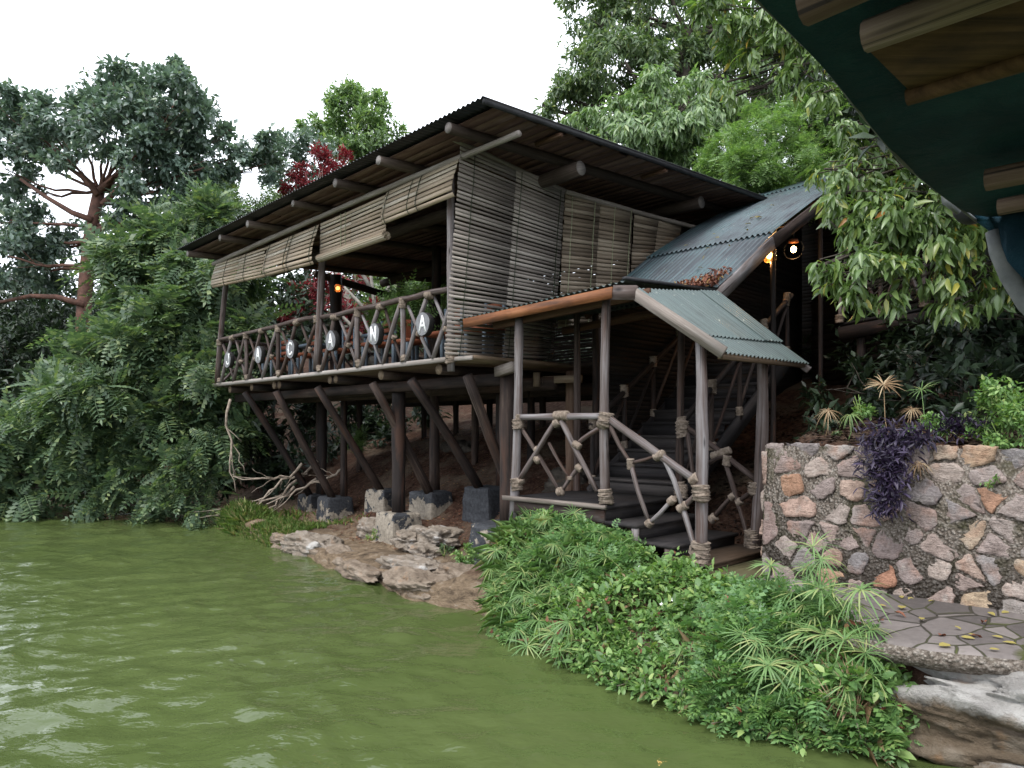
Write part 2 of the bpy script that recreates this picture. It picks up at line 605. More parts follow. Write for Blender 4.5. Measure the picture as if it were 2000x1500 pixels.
t = NT('soil')
oc = t.coord('Object')
n1 = t.noise(oc, 9, 9, .7); n2 = t.noise(oc, .9, 5); n3 = t.noise(oc, 45, 4, .7)
cc = t.ramp(n1, [(.28, (.018, .01, .007)), (.48, (.068, .036, .025)), (.68, (.15, .09, .064))])
cc = t.mix(t.ramp(n3, [(.55, 0.), (.7, .7)]), cc, (.24, .15, .1))
cc = t.mix(t.ramp(n2, [(.5, 0.), (.62, .7)]), cc, (.16, .125, .09))
szz = t.new('SeparateXYZ'); t.put(szz.inputs[0], oc)
st_ = t.noise(t.coord('Object', (2.4, 2.4, 7)), 2.0, 10, .72, .4)
rk = t.ramp(st_, [(.3, (.035, .024, .016)), (.42, (.13, .095, .065)), (.55, (.24, .175, .115)), (.7, (.33, .28, .225))])
hz = t.math('ADD', szz.outputs['Z'], t.math('MULTIPLY', n2, .5))
cc = t.mix(t.ramp(hz, [(.5, 1.), (.62, 0.)]), cc, rk)
t.bump(t.math('ADD', n1, t.math('ADD', st_, t.math('MULTIPLY', n3, .5))), 1.0, .07)
M['soil'] = t.done(cc, .95, .1)

t = NT('lake_water')
oc = t.coord('Object')
b1 = t.noise(t.coord('Object', (1.4, 2.2, 1), rot=(0, 0, R(20))), 4.0, 3, .5, .3)
b2 = t.noise(oc, .35, 4)
t.bump(b1, .55, .025)
cc = t.ramp(b2, [(.3, (.052, .073, .0215)), (.7, (.07, .091, .031))])
t.p.inputs['IOR'].default_value = 1.33
M['water'] = t.done(cc, .035, .5)

# leaves
def leafmat(name, stops, rough=.45, transl=.3, spec=.4, tcol=None):
    t = NT(name)
    i = t.island()
    c = t.ramp(i, stops)
    t.done(c, rough, spec)
    tr = t.new('BsdfTranslucent')
    hs = t.mix(1.0, c, tcol or (1.35, 1.5, .6), 'MULTIPLY')
    t.put(tr.inputs[0], hs)
    ms = t.new('MixShader')
    ms.inputs[0].default_value = transl
    t.t.links.new(t.p.outputs[0], ms.inputs[1])
    t.t.links.new(tr.outputs[0], ms.inputs[2])
    t.t.links.new(ms.outputs[0], t.out.inputs[0])
    return t.m


M['l_dark'] = leafmat('hazed_glossy_leaf', [(0, (.075, .115, .095)), (.5, (.115, .172, .136)), (.93, (.15, .215, .165)), (1, (.2, .25, .14))], .45, .27, 1.0, (1.2, 1.3, .85))  # sky sheen and haze are put into this paler, bluer leaf colour
M['l_bush'] = leafmat('bush_leaflet', [(0, (.05, .09, .05)), (.5, (.092, .145, .077)), (.85, (.14, .2, .1)), (1, (.23, .28, .11))], .45, .3, .5, (1.25, 1.4, .7))
M['l_mid'] = leafmat('mid_green_leaf', [(0, (.065, .112, .052)), (.5, (.118, .18, .08)), (.9, (.175, .245, .108)), (1, (.26, .3, .1))], .4, .32, .6, (1.25, 1.4, .7))
M['l_light'] = leafmat('light_drooping_leaf', [(0, (.09, .16, .066)), (.5, (.155, .24, .1)), (.9, (.21, .305, .13)), (1, (.27, .34, .13))], .4, .34, .7, (1.25, 1.4, .7))
M['l_bright'] = leafmat('bright_green_leaf', [(0, (.09, .165, .05)), (.5, (.145, .245, .075)), (.9, (.2, .315, .1)), (1, (.28, .35, .11))], .45, .35, .5, (1.25, 1.4, .7))
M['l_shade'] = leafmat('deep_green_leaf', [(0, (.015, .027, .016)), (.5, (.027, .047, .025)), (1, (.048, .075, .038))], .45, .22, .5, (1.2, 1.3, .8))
M['l_big'] = leafmat('hanging_leaf', [(0, (.07, .125, .038)), (.4, (.118, .19, .06)), (.9, (.18, .26, .085)), (.97, (.26, .31, .085)), (.992, (.42, .36, .06)), (1, (.34, .14, .04))], .36, .36, .7, (1.25, 1.4, .6))
M['l_red'] = leafmat('red_leaf', [(0, (.09, .014, .018)), (.5, (.17, .024, .032)), (1, (.26, .05, .055))], .5, .28, .3, (1.4, .8, .8))
M['l_purple'] = leafmat('purple_leaf', [(0, (.014, .01, .022)), (.6, (.028, .019, .043)), (1, (.06, .045, .085))], .45, .2, .4, (1.2, .7, 1.2))
M['l_creep'] = leafmat('creeper_leaf', [(0, (.075, .15, .045)), (.45, (.13, .235, .07)), (.8, (.185, .31, .095)), (1, (.3, .38, .13))], .45, .32, .45, (1.25, 1.4, .6))
M['l_creep2'] = leafmat('fern_like_creeper_leaf', [(0, (.08, .165, .065)), (.5, (.13, .245, .09)), (1, (.19, .32, .12))], .45, .33, .45, (1.2, 1.4, .7))
M['l_sedge'] = leafmat('sedge_blade', [(0, (.095, .18, .06)), (.5, (.16, .27, .095)), (.85, (.22, .33, .125)), (1, (.36, .36, .15))], .45, .35, .4, (1.2, 1.3, .7))
M['l_grass'] = leafmat('grass_blade', [(0, (.11, .19, .05)), (.5, (.18, .28, .075)), (.75, (.25, .32, .1)), (1, (.4, .33, .18))], .5, .35, .3, (1.2, 1.3, .7))
M['l_dry'] = leafmat('dry_blade', [(0, (0.170, 0.102, 0.055)), (.5, (0.289, 0.196, 0.111)), (1, (0.425, 0.332, 0.212))], .7, .25, .2, (1, .9, .7))
M['l_litter'] = leafmat('fallen_leaf_litter', [(0, (0.060, 0.021, 0.015)), (.5, (0.170, 0.064, 0.038)), (.85, (0.255, 0.128, 0.085)), (1, (0.357, 0.238, 0.085))], .7, .15, .2, (1, .8, .6))
M['l_litterdark'] = leafmat('shade_dark_litter', [(0, (.012, .008, .006)), (.6, (.035, .022, .016)), (1, (.09, .06, .04))], .7, .1, .2, (1, .9, .8))  # near-black litter colour stands in for shade on the ground
M['l_yellow'] = leafmat('yellow_fallen_leaf', [(0, (.22, .17, .045)), (.7, (.3, .25, .08)), (1, (.2, .13, .05))], .6, .15, .2, (1, .9, .5))
M['flower'] = plain('white_petal', (.7, .7, .7), (.85, .85, .85), 5, .6)


# ------------------------------------------------------------------ foliage engine
def tri_template(V, Fs):
    return np.array(V, float), [list(f) for f in Fs]


def leaf_t(wd=.38, droop=.12, fold=.05):
    w = wd / 2
    return tri_template([(0, 0, 0), (.5, 0, -.02), (1, 0, -droop), (.3, w * .9, fold), (.68, w * .72, fold - droop * .3), (.3, -w * .9, fold), (.68, -w * .72, fold - droop * .3)],
                        [(0, 1, 3), (3, 1, 4), (4, 1, 2), (0, 5, 1), (5, 6, 1), (6, 2, 1)])


def leaf4(wd=.4, droop=.1):
    w = wd / 2
    return tri_template([(0, 0, 0), (.48, w, .05), (1, 0, -droop), (.48, -w, .05)], [(0, 2, 1), (0, 3, 2)])


def frond_t(n=7, lw=.3, droop=.35, llen=.3):
    V, Fs = [], []
    for i in range(n):
        s = (i + 1) / n
        x = s; z = -droop * s * s
        ll = llen * (1 - .45 * abs(s - .45) / .55)
        for sg in (-1, 1):
            k = len(V)
            dx, dy, dz = ll * .35, sg * ll * .93, -ll * .18
            V += [(x, 0, z), (x + dx * .5 + lw * ll * .5, dy * .5, z + dz * .3 + .01), (x + dx, dy, z + dz), (x + dx * .5 - lw * ll * .5, dy * .5, z + dz * .3 + .01)]
            Fs += [(k, k + 1, k + 2, k + 3)] if sg < 0 else [(k, k + 3, k + 2, k + 1)]
    k = len(V)
    V += [(.95, 0, -droop), (1.1, .05, -droop * 1.1), (1.25, 0, -droop * 1.3), (1.1, -.05, -droop * 1.1)]
    Fs += [(k, k + 3, k + 2, k + 1)]
    V += [(0, -.012, 0), (.5, -.01, -droop * .25), (1, 0, -droop), (.5, .01, -droop * .25), (0, .012, 0)]
    k += 4
    Fs += [(k, k + 1, k + 3, k + 4), (k + 1, k + 2, k + 3)]
    return tri_template(V, Fs)


def umbel_t(n=20, seed=0, wd=.05, droop=.5):
    r = np.random.default_rng(seed)
    V, Fs = [], []
    for i in range(n):
        th = 2 * math.pi * (i + r.uniform(-.3, .3)) / n
        el = r.uniform(.05, .75); L = r.uniform(.75, 1.1)
        dr = droop * r.uniform(.6, 1.4)
        c, s = math.cos(th), math.sin(th)
        k = len(V)
        for q, wq in ((.03, .5), (.35, 1.), (.7, .9), (1., .12)):
            rad = L * q * math.cos(el * (1 - .3 * q)); z = L * q * math.sin(el) - dr * q * q * L
            ww = wd * wq
            V += [(rad * c - s * ww / 2, rad * s + c * ww / 2, z), (rad * c + s * ww / 2, rad * s - c * ww / 2, z)]
        for q in range(3):
            b = k + q * 2
            Fs.append((b, b + 1, b + 3, b + 2))
    return tri_template(V, Fs)


def scatter(T, P, X, N, sc):
    """Copies of a template on points P with length axis X and normal N; returns arrays for npmesh."""
    V0, Fs = T
    P = np.asarray(P, float); n = len(P)
    X = unit(X); Y = unit(np.cross(N, X)); Zz = np.cross(X, Y)
    sc = np.broadcast_to(np.asarray(sc, float), (n,))
    V = P[:, None, :] + sc[:, None, None] * (V0[None, :, 0, None] * X[:, None, :] + V0[None, :, 1, None] * Y[:, None, :] + V0[None, :, 2, None] * Zz[:, None, :])
    ff = np.array([i for f in Fs for i in f]); tt = np.array([len(f) for f in Fs])
    flat = (ff[None, :] + (np.arange(n) * len(V0))[:, None]).ravel()
    tot = np.tile(tt, n)
    return V.reshape(-1, 3), flat, tot


def leafobj(name, parts, mat, parent=None, base=None):
    """parts: list of scatter results."""
    off = ORG[parent.name] if parent is not None else (np.array(base, float) if base is not None else np.zeros(3))
    Vs, fl, tt, mi, n = [], [], [], [], 0
    for k, p in enumerate(parts):
        Vs.append(p[0]); fl.append(p[1] + n); tt.append(p[2]); n += len(p[0])
        mi.append(np.full(len(p[2]), p[3] if len(p) > 3 else 0))
    V = np.concatenate(Vs) - off; fl = np.concatenate(fl); tt = np.concatenate(tt)
    st = np.concatenate([[0], np.cumsum(tt)[:-1]])
    me = npmesh(name, V, fl, st, tt, False, np.concatenate(mi))
    return link(name, me, mat, parent, base)


def rdir(n):
    v = rng.normal(size=(n, 3))
    return unit(v)


def shoots_in(clumps, dens, shell=.55):
    """Shoot points through clumps (x,y,z,rx,ry,rz): biased to the shell, with lumps inside each clump."""
    P, O = [], []
    for c in clumps:
        c = np.asarray(c, float)
        ctr, r = c[:3], c[3:6]
        n = max(6, int(dens * (r[0] * r[1] + r[1] * r[2] + r[0] * r[2]) / 3 * 4 * math.pi))
        # sub lumps
        m = max(4, n // 14)
        ld = rdir(m); lr = rng.uniform(.35, 1, m) ** shell
        lc = ld * lr[:, None]
        k = rng.integers(0, m, n)
        d = lc[k] + rng.normal(size=(n, 3)) * .17
        P.append(ctr + d * r)
        O.append(unit(d * r + np.array([0, 0, .25]) * r.mean()))
    return np.concatenate(P), np.concatenate(O)


def rosettes(P, O, T, k, size, droop=.3, spread=1.0, up=.8, jit=.12):
    """k leaves round every shoot."""
    n = len(P)
    P2 = np.repeat(P, k, 0) ; O2 = np.repeat(O, k, 0)
    X = unit(O2 * .55 + rdir(n * k) * spread + np.array([0, 0, -droop]))
    N = unit(np.array([0, 0, up]) + O2 * .5 + rdir(n * k) * .45)
    P2 = P2 + X * (size * jit) + rdir(n * k) * size * .35
    return scatter(T, P2, X, N, size * rng.uniform(.5, 1.3, n * k))


def limb(mb, p0, p1, r0, r1, sag=.15, seg=6, n=7, wig=.06):
    p0 = np.asarray(p0, float); p1 = np.asarray(p1, float)
    L = np.linalg.norm(p1 - p0)
    mid = (p0 + p1) / 2 + np.array([0, 0, -sag * L]) + rdir(1)[0] * L * .06
    pts, rad = [], []
    for i in range(seg + 1):
        t = i / seg
        q = (1 - t) ** 2 * p0 + 2 * t * (1 - t) * mid + t * t * p1
        if 0 < i < seg: q = q + rdir(1)[0] * L * wig * .3
        pts.append(q); rad.append(r0 + (r1 - r0) * t)
    mb.tube(pts, rad, n)
    return pts


def tree(name, label, cat, trunk, tr, clumps, T, mat, bark, dens, k, size, group=None, droop=.3, spread=1., twigs=6, shell=.55, up=.8, extra=None, limbr=.4, pen=2.5):
    base = np.asarray(trunk[0], float)
    root = thing(name, label, cat, base, group)
    mb = MB()
    mb.tube(trunk, tr, 10)
    tp = [np.asarray(p, float) for p in trunk]
    for c in clumps:
        ctr = np.asarray(c[:3], float)
        best = None
        for i in range(1, len(tp)):
            for q in (0.3, .65, 1):
                p = tp[i - 1] * (1 - q) + tp[i] * q
                rr = tr[i - 1] * (1 - q) + tr[i] * q
                d = np.linalg.norm(ctr - p) + (pen if p[2] > ctr[2] else 0)
                if best is None or d < best[0]: best = (d, p, rr)
        r0 = best[2] * limbr * 1.3
        pts = limb(mb, best[1], ctr, r0, max(.012, r0 * .35), .1)
        for j in range(twigs):
            d = rdir(1)[0] * np.asarray(c[3:6]) * .8
            limb(mb, pts[random.randint(2, len(pts) - 1)], ctr + d, max(.01, r0 * .3), .006, .05, 4, 5)
    mb.build('trunk', bark, root, smooth=True)
    P, O = shoots_in(clumps, dens, shell)
    parts = [rosettes(P, O, T, k, size, droop, spread, up)]
    if extra is not None: parts += extra
    leafobj('crown', parts, mat, root)
    return root


def clump_px(px, py, depth, rx, ry=None, rz=None):
    """A leaf clump that stands depth metres out; radii in metres."""
    p = PD(px, py, depth)
    return (p[0], p[1], p[2], rx, ry or rx, rz or rx * .8)


# ------------------------------------------------------------------ terrain
SA = np.array([-60, -16, -9, -6.74, -6.24, -5.5, -4.2, -3.5, -3, -2.1, -1.16, -.44, .95, 2.05, 3.08, 3.94, 7.27, 8.4, 11.8, 14.2, 20, 40, 80], float)
SB = np.array([-4, -1.3, -1.0, -1.0, -1.15, -1.4, -1.45, -1.3, -1.2, -.95, -1.05, -1.1, -.77, -.8, -.6, -.52, -.24, .1, -.2, -1.4, -5, -18, -50], float)


def shore(a): return np.interp(a, SA, SB)


D1 = ([-30, -3, -.4, -.03, .06, .35, .9, 1.3, 2.2, 3, 5, 9, 15, 30, 60, 120], [-4, -1.6, -.4, -.06, .17, .27, .28, .36, .62, 1.0, 1.8, 2.9, 4.6, 8, 13, 18])
D2 = ([-30, -3, -.4, -.03, .06, .4, 1.2, 2.4, 4, 6, 9, 15, 30, 60, 120], [-4, -1.6, -.4, -.06, .2, .4, .45, .55, 1.2, 2.0, 2.9, 4.8, 8, 13, 18])
D3 = ([-30, -3, -.4, -.05, .05, .3, .6], [-4, -1.6, -.4, -.1, .3, .54, .58])


def ground(a, b):
    a = np.asarray(a, float); b = np.asarray(b, float)
    d = b - shore(a)
    h1 = np.interp(d, *D1) - .33 * np.clip((a - 4.2) / 1.2, 0, 1) * np.interp(d, [.3, 1.2, 2.4, 4], [0, 1, 1, 0]); h2 = np.interp(d, *D2); h3 = np.interp(d, *D3)
    behind = np.interp(b, [.3, .42, 2, 4, 8, 15, 30, 60, 120], [.58, 1.86, 2.0, 2.4, 3.6, 6, 9, 13, 18])
    h3 = np.where(b > .3, behind, h3)
    w12 = np.clip((-.7 - a) / .5, 0, 1)
    w23 = np.clip((-4.42 - a) / .16, 0, 1)
    h = h1 * (1 - w12) + h2 * w12
    return h * (1 - w23) + h3 * w23


def nz(P, s, seed=0):
    return np.array([mnoise.noise(Vector((p[0] * s + seed, p[1] * s, p[2] * s))) for p in P])


def gnoise(a, b):
    """Cheap smooth noise for the ground."""
    r = 0
    for k, (f, am) in enumerate(((1.7, .05), (3.9, .03), (8.3, .014), (.5, .12))):
        r = r + am * (np.sin(a * f + 1.3 * k + .8 * np.sin(b * f * .7 + k)) * np.cos(b * f * 1.1 + 2.1 * k + .6 * np.sin(a * f * .9)))
    return r


def gz(a, b):
    dd = np.clip(np.asarray(b) - shore(a), 0, 1)
    flat = np.where((np.asarray(a) < -4.3) & (np.asarray(b) < .5), .15, 1.)
    return ground(a, b) + gnoise(np.asarray(a, float), np.asarray(b, float)) * np.clip(dd * 3, .2, 1) * flat


def grid_mesh(name, av, bv, zf, mat, kind='structure'):
    aa, bb = np.meshgrid(av, bv, indexing='ij')
    V = WN(aa, bb, zf(aa, bb)).reshape(-1, 3)
    na, nb = len(av), len(bv)
    i = np.arange(na - 1)[:, None] * nb + np.arange(nb - 1)[None, :]
    q = np.stack([i, i + 1, i + nb + 1, i + nb], -1).reshape(-1, 4)
    me = npmesh(name, V, q.ravel(), np.arange(len(q)) * 4, np.full(len(q), 4), True)
    o = link(name, me, mat)
    if kind: o['kind'] = kind
    return o


av = np.unique(np.concatenate([np.linspace(-60, -12, 25), np.linspace(-12, -6.8, 40), np.linspace(-6.8, 10, 240), np.linspace(10, 20, 50), np.linspace(20, 90, 30)]))
bv = np.unique(np.concatenate([np.linspace(-50, -4, 40), np.linspace(-4, -1.6, 24), np.linspace(-1.6, 2.6, 110), np.linspace(2.6, 8, 50), np.linspace(8, 120, 50)]))
grid_mesh('ground', av, bv, gz, M['soil'])

# water: rippled near sheet set into a wide far sheet
WV = []
rw = np.random.default_rng(3)
for _ in range(60):
    lam = .17 * (11 ** rw.uniform(0, 1))
    th = R(-35) + rw.normal() * .75
    WV.append((2 * math.pi / lam * math.cos(th), 2 * math.pi / lam * math.sin(th), .0042 * lam ** .74, rw.uniform(0, 6.28)))


def waves(x, y):
    z = 0
    x2 = x + .12 * np.sin(y * 1.1) + .06 * np.sin(y * 2.7 + x)
    y2 = y + .12 * np.sin(x * .9 + 1)
    for kx, ky, am, ph in WV:
        z = z + am * (1 - 2 * np.abs(np.sin((kx * x2 + ky * y2 + ph) / 2)) ** 1.3) * .8
    return z


ys = np.concatenate([np.linspace(-3, 2, 40), np.linspace(2.05, 9, 230), np.linspace(9.04, 22, 220)])
xs = np.concatenate([np.linspace(-18, -8, 110), np.linspace(-7.95, 4.5, 300), np.linspace(4.6, 9, 30)])
XX, YY = np.meshgrid(xs, ys, indexing='ij')
fade = np.clip((XX + 18) / 2, 0, 1) * np.clip((9 - XX) / 2, 0, 1) * np.clip((22 - YY) / 2, 0, 1) * np.clip((YY + 3) / 2, 0, 1)
V = np.stack([XX, YY, waves(XX, YY) * fade], -1)
ni, nj = len(xs), len(ys)
outer = []
i = np.arange(ni - 1)[:, None] * nj + np.arange(nj - 1)[None, :]
q = np.stack([i, i + nj, i + nj + 1, i + 1], -1).reshape(-1, 4)
V = V.reshape(-1, 3)
ring = np.array([[-18, -3], [9, -3], [9, 22], [-18, 22], [-300, -300], [300, -300], [300, 300], [-300, 300]], float)
rv = np.concatenate([ring, np.zeros((8, 1))], 1)
n0 = len(V)
rq = np.array([[4, 5, 1, 0], [5, 6, 2, 1], [6, 7, 3, 2], [7, 4, 0, 3]]) + n0
me = npmesh('lake_water', np.concatenate([V, rv]), np.concatenate([q, rq]).ravel(), np.arange(len(q) + 4) * 4, np.full(len(q) + 4, 4), True)
o = link('water', me, M['water'])
o['kind'] = 'structure'

# ------------------------------------------------------------------ sheets, rocks
def tinsheet(mb, c00, c10, c01, c11, pitch=.08, amp=.011, rows=6, prof=None, ph=0):
    """Corrugated sheet: u across the corrugations (c00->c10), v along them (c00->c01)."""
    c00, c10, c01, c11 = [np.asarray(c, float) for c in (c00, c10, c01, c11)]
    Wd = np.linalg.norm(c10 - c00); Ld = np.linalg.norm(c01 - c00)
    nu = int(Wd / pitch * 6) + 1
    nrm = unit(np.cross(c10 - c00, c01 - c00))
    if nrm[2] < 0: nrm = -nrm
    V, Fs, UV = [], [], []
    for j in range(rows + 1):
        v = j / rows
        for i in range(nu + 1):
            u = i / nu
            p = (c00 * (1 - u) + c10 * u) * (1 - v) + (c01 * (1 - u) + c11 * u) * v
            if prof is not None: p = p + np.array([0, 0, prof(v)])
            V.append(p + nrm * amp * math.sin(2 * math.pi * u * Wd / pitch + ph))
    n = nu + 1
    for j in range(rows):
        for i in range(nu):
            Fs.append([j * n + i, j * n + i + 1, (j + 1) * n + i + 1, (j + 1) * n + i])
            UV.append([((i + a) / nu * Wd, (j + b) / rows * Ld) for a, b in ((0, 0), (1, 0), (1, 1), (0, 1))])
    mb.add(V, Fs, UV)


import bmesh


def rockmesh(name, label, cat, c, size, rot=0, seed=0, mat=None, sub=4, rough=.35, group=None, tilt=0, parent=None, strata=.12):
    bm = bmesh.new()
    bmesh.ops.create_icosphere(bm, subdivisions=sub, radius=1)
    for v in bm.verts:
        p = v.co.copy()
        q = p * 1.3 + Vector((seed * 7.1, seed * 3.3, seed))
        d = mnoise.noise(q) * rough + mnoise.noise(q * 2.7) * rough * .45 + mnoise.noise(q * 7) * rough * .2 + mnoise.noise(q * 17) * rough * .11 + mnoise.noise(q * 38) * rough * .05
        cell = mnoise.cell_vector(q * 1.6)
        d += (cell[0] - .5) * rough * .18
        # square the rock off a little
        m = max(abs(p.x), abs(p.y), abs(p.z))
        p = p * (1 + (1 / m - 1) * .45) * (1 + d)
        zl = p.z * size[2]
        led = math.sin(zl * 26 + 3 * mnoise.noise(q * 1.5)) * strata * .25
        p.x *= 1 + led; p.y *= 1 + led
        v.co = Vector((p.x * size[0], p.y * size[1], p.z * size[2]))
    me = bpy.data.meshes.new(name)
    bm.to_mesh(me); bm.free()
    me.polygons.foreach_set('use_smooth', np.ones(len(me.polygons), dtype=bool))
    o = link(name, me, mat, parent, None if parent is not None else c)
    o.rotation_euler = (tilt, 0, rot)
    if parent is None: tag(o, label, cat, group)
    return o


ROTA = math.atan2(A2[1], A2[0])   # object x axis along the lake front

# ------------------------------------------------------------------ the lodge on stilts
lodge = thing('lakeside_lodge', 'dark open timber lodge on stilts with sagging tin roof overhanging green water', 'lodge', W(4, 2.5, 0))
MB().box(W(4.24, 3.05, 3.09), [A3, B3, Z3], [4.24, 3.05, .025]).build('deck_floor', M['tan'], lodge)
MB().box(W(-.3, 1.4, 3.07), [A3, B3, Z3], [.29, 1.5, .025]).build('deck_ledge', M['tan'], lodge)
mb = MB()
mb.beam(W(8.48, -.016, 3.09), W(.04, -.016, 3.09), .034, .07, Z3, .003)
mb.build('edge_board', M['board'], lodge)
mb = MB(); mb.beam(W(-.05, -.115, 3.07), W(-.55, -.115, 3.06), .03, .06, Z3, .003); mb.build('edge_board', M['board'], lodge)
mb = MB(); mb.beam(W(8.5, -.02, 3.09), W(8.5, 6, 3.09), .03, .07, Z3); mb.build('edge_board', M['board'], lodge)
for a in (7.85, 6.75, 5.72, 5.5, 3.56, 3.36, 1.95, .45):
    MB().pole(W(a, .1, 2.975), W(a + random.uniform(-.05, .05), 6.0, 2.975), .078, .09, 6, .3, 10, 1).build('joist', [M['log'], M['tan']], lodge)
for b, hh, m in ((.5, .16, 'log'), (1.6, .2, 'log'), (3.3, .2, 'log'), (5.2, .2, 'log')):
    MB().beam(W(8.4, b, 2.80), W(-.5, b, 2.80), .12, hh, Z3, .004).build('floor_beam', M[m], lodge)
MB().beam(PD(1005, 716, 9.5), PD(972, 727, 9.95), .1, .13, Z3, .004).build('beam_end', M['board'], lodge)
MB().beam(PD(1062, 742, 11.0), PD(1135, 740, 10.5), .06, .11, Z3, .004).build('landing_beam', M['tan'], lodge)
MB().pole(PD(1048, 755, 10.9), PD(1048, 728, 10.9), .055, .055, 3, .2).build('beam_end', M['tan'], lodge)
# braces and stilts
BR = [((478, 766), (605, 968)), ((540, 764), (650, 974)), ((620, 756), (745, 960)), ((728, 748), (840, 966)), ((803, 742), (937, 955)), ((913, 733), (1000, 965))]
for (tx, ty), (bx, by) in BR:
    p0 = PB(tx, ty, .12)
    p1 = PA(bx, by, ab(p0)[0])
    MB().pole(p0, p1, .072, .08, 6, .35, 12).build('brace', M['log'], lodge)
BLK = [(7.25, 1.8, .61, .3, .27), (5.78, 1.5, .67, .33, .3), (4.1, 1.62, .92, .3, .28), (2.38, 1.45, 1.0, .32, .28), (1.15, 1.7, 1.14, .33, .3), (2.2, .62, .7, .31, .3), (-.6, .52, .8, .43, .42)]
for a, b, z, r in ((7.1, 1.92, .6, .11), (5.62, 1.62, .66, .075), (2.5, 1.62, .99, .09), (2.2, .62, .69, .115), (-.58, .52, .79, .12), (7.35, 2.0, .6, .08), (3.9, 1.75, .9, .08), (1.0, 1.85, 1.13, .08)):
    MB().pole(W(a, b, z), W(a, b, 2.9), r, r * .97, 5, .15, 14).build('stilt', M['log'], lodge)
for a in (7.6, 6.2, 4.7, 3.2, 1.5, .1):
    for b in (3.3, 5.1):
        aa = a + random.uniform(-.2, .2)
        MB().pole(W(aa, b, float(gz(aa, b)) - .3), W(aa, b, 2.9), .075, .075, 5, .3, 10).build('stilt', M['log'], lodge)
MB().pole(W(-.45, 2.0, .5), W(-.45, 2.0, 3.0), .085, .085, 5, .3, 10).build('stilt', M['brownlog'], lodge)
# roof
def roofz(b): return 5.95 + .057 * (b + .9)


RA0, RA1, RB0, RB1 = -1.65, 8.24, -.9, 7.3
mb = MB()
tinsheet(mb, W(RA0, RB0, roofz(RB0)), W(RA1, RB0, roofz(RB0)), W(RA0, RB1, roofz(RB1)), W(RA1, RB1, roofz(RB1)), .088, .012, 4)
roof = mb.build('roof_sheet', M['tin_dark'], lodge, smooth=True)
mb = MB()
b = -.66
while b < RB1 - .1:
    wd = random.uniform(.15, .24)
    zz = roofz(b + wd / 2) - .045 - random.uniform(0, .012)
    a0 = RA0 + random.uniform(.04, .12)
    cut = random.uniform(1, 7)
    for q0, q1 in ((a0, cut), (cut + .006, RA1 - random.uniform(.03, .1))):
        mb.beam(W(q0, b + wd / 2, zz + random.uniform(-.006, .006)), W(q1, b + wd / 2, zz + random.uniform(-.006, .006)), wd - .012, .018, Z3, .004)
    b += wd
mb.build('ceiling_boards', M['plank'], roof)
mb = MB(); mb.beam(W(RA0 + .03, RB0 + .02, roofz(RB0) - .03), W(RA0 + .03, RB1, roofz(RB1) - .03), .03, .085, Z3); mb.build('verge_trim', M['black'], roof)
for a in (7.9, 6.15, 4.88, 3.21, 1.82, .59, -.92):
    r = random.uniform(.06, .07)
    MB().pole(W(a, -.8 + random.uniform(-.05, .03), roofz(-.85) - .06 - r), W(a + random.uniform(-.1, .1), 7.1, roofz(7.1) - .06 - r), r, r, 7, .2, 11, 1).build('rafter', [M['logend'], M['endgrain']], roof)
for b, z, a0 in ((1.3, 5.78, -1.25), (4.4, 5.97, -1.3)):
    MB().pole(W(a0, b, z), W(8.3, b, z + .02), .105, .11, 8, .15, 14, 1).build('roof_beam', [M['logend'], M['endgrain']], roof)
MB().pole(W(-1.4, 6.7, 6.1), W(8.3, 6.7, 6.1), .11, .11, 8, .15, 12).build('roof_beam', M['logend'], roof)
MB().pole(W(-1.55, -.22, 5.745), W(7.95, -.22, 5.70), .04, .05, 12, .5, 9).build('eave_pole', M['board'], roof)
for b, z in ((.3, 5.92), (2.7, 6.08)):
    MB().beam(W(-1.6, b + .2, roofz(b) - .1), W(-1.15, b + .2, roofz(b) - .1), .07, .05, Z3).build('batten_end', M['brownlog'], roof)
# posts that carry the roof
for nm, p0, p1, r in (('post', PB(424, 748, .02), PB(442, 545, .02), .062), ('post', PB(618, 722, -.03), PB(630, 490, -.03), .068)):
    d = (p1 - p0); p1 = p0 + d * (2.62 / d[2])
    MB().pole(p0, p1, r, r * .9, 7, .5, 11).build(nm, M['pole'], lodge)
MB().pole(W(-.1, -.12, 2.9), W(-.1, -.12, 5.8), .058, .055, 7, .4, 11).build('post', M['pole'], lodge)
MB().rope(W(-.1, -.12, 3.14), Z3, .085, .24).build('lashing', M['rope'], lodge)
for a, b, r in ((8.25, 2.95, .15), (8.25, 4.95, .11), (8.25, 6.0, .09), (4.1, 6.0, .09), (.2, 6.0, .1), (-.15, 3.2, .1), (4.2, 3.0, .1)):
    MB().pole(W(a, b, 3.1), W(a, b, roofz(b) - .2), r, r, 7, .2, 12).build('post', M['log'], lodge)
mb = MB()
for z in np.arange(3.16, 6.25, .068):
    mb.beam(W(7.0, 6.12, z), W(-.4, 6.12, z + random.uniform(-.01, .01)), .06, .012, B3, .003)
mb.build('light_block_wall', M['darkwall'], lodge)  # unseen wall added to close off the bright sky behind the screens
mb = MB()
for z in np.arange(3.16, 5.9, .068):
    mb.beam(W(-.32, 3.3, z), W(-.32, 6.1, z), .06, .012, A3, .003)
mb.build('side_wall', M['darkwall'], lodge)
MB().beam(W(8.3, 5.2, 5.6), W(8.3, 2.4, 5.95), .1, .16, Z3).build('tie_beam', M['log'], lodge)

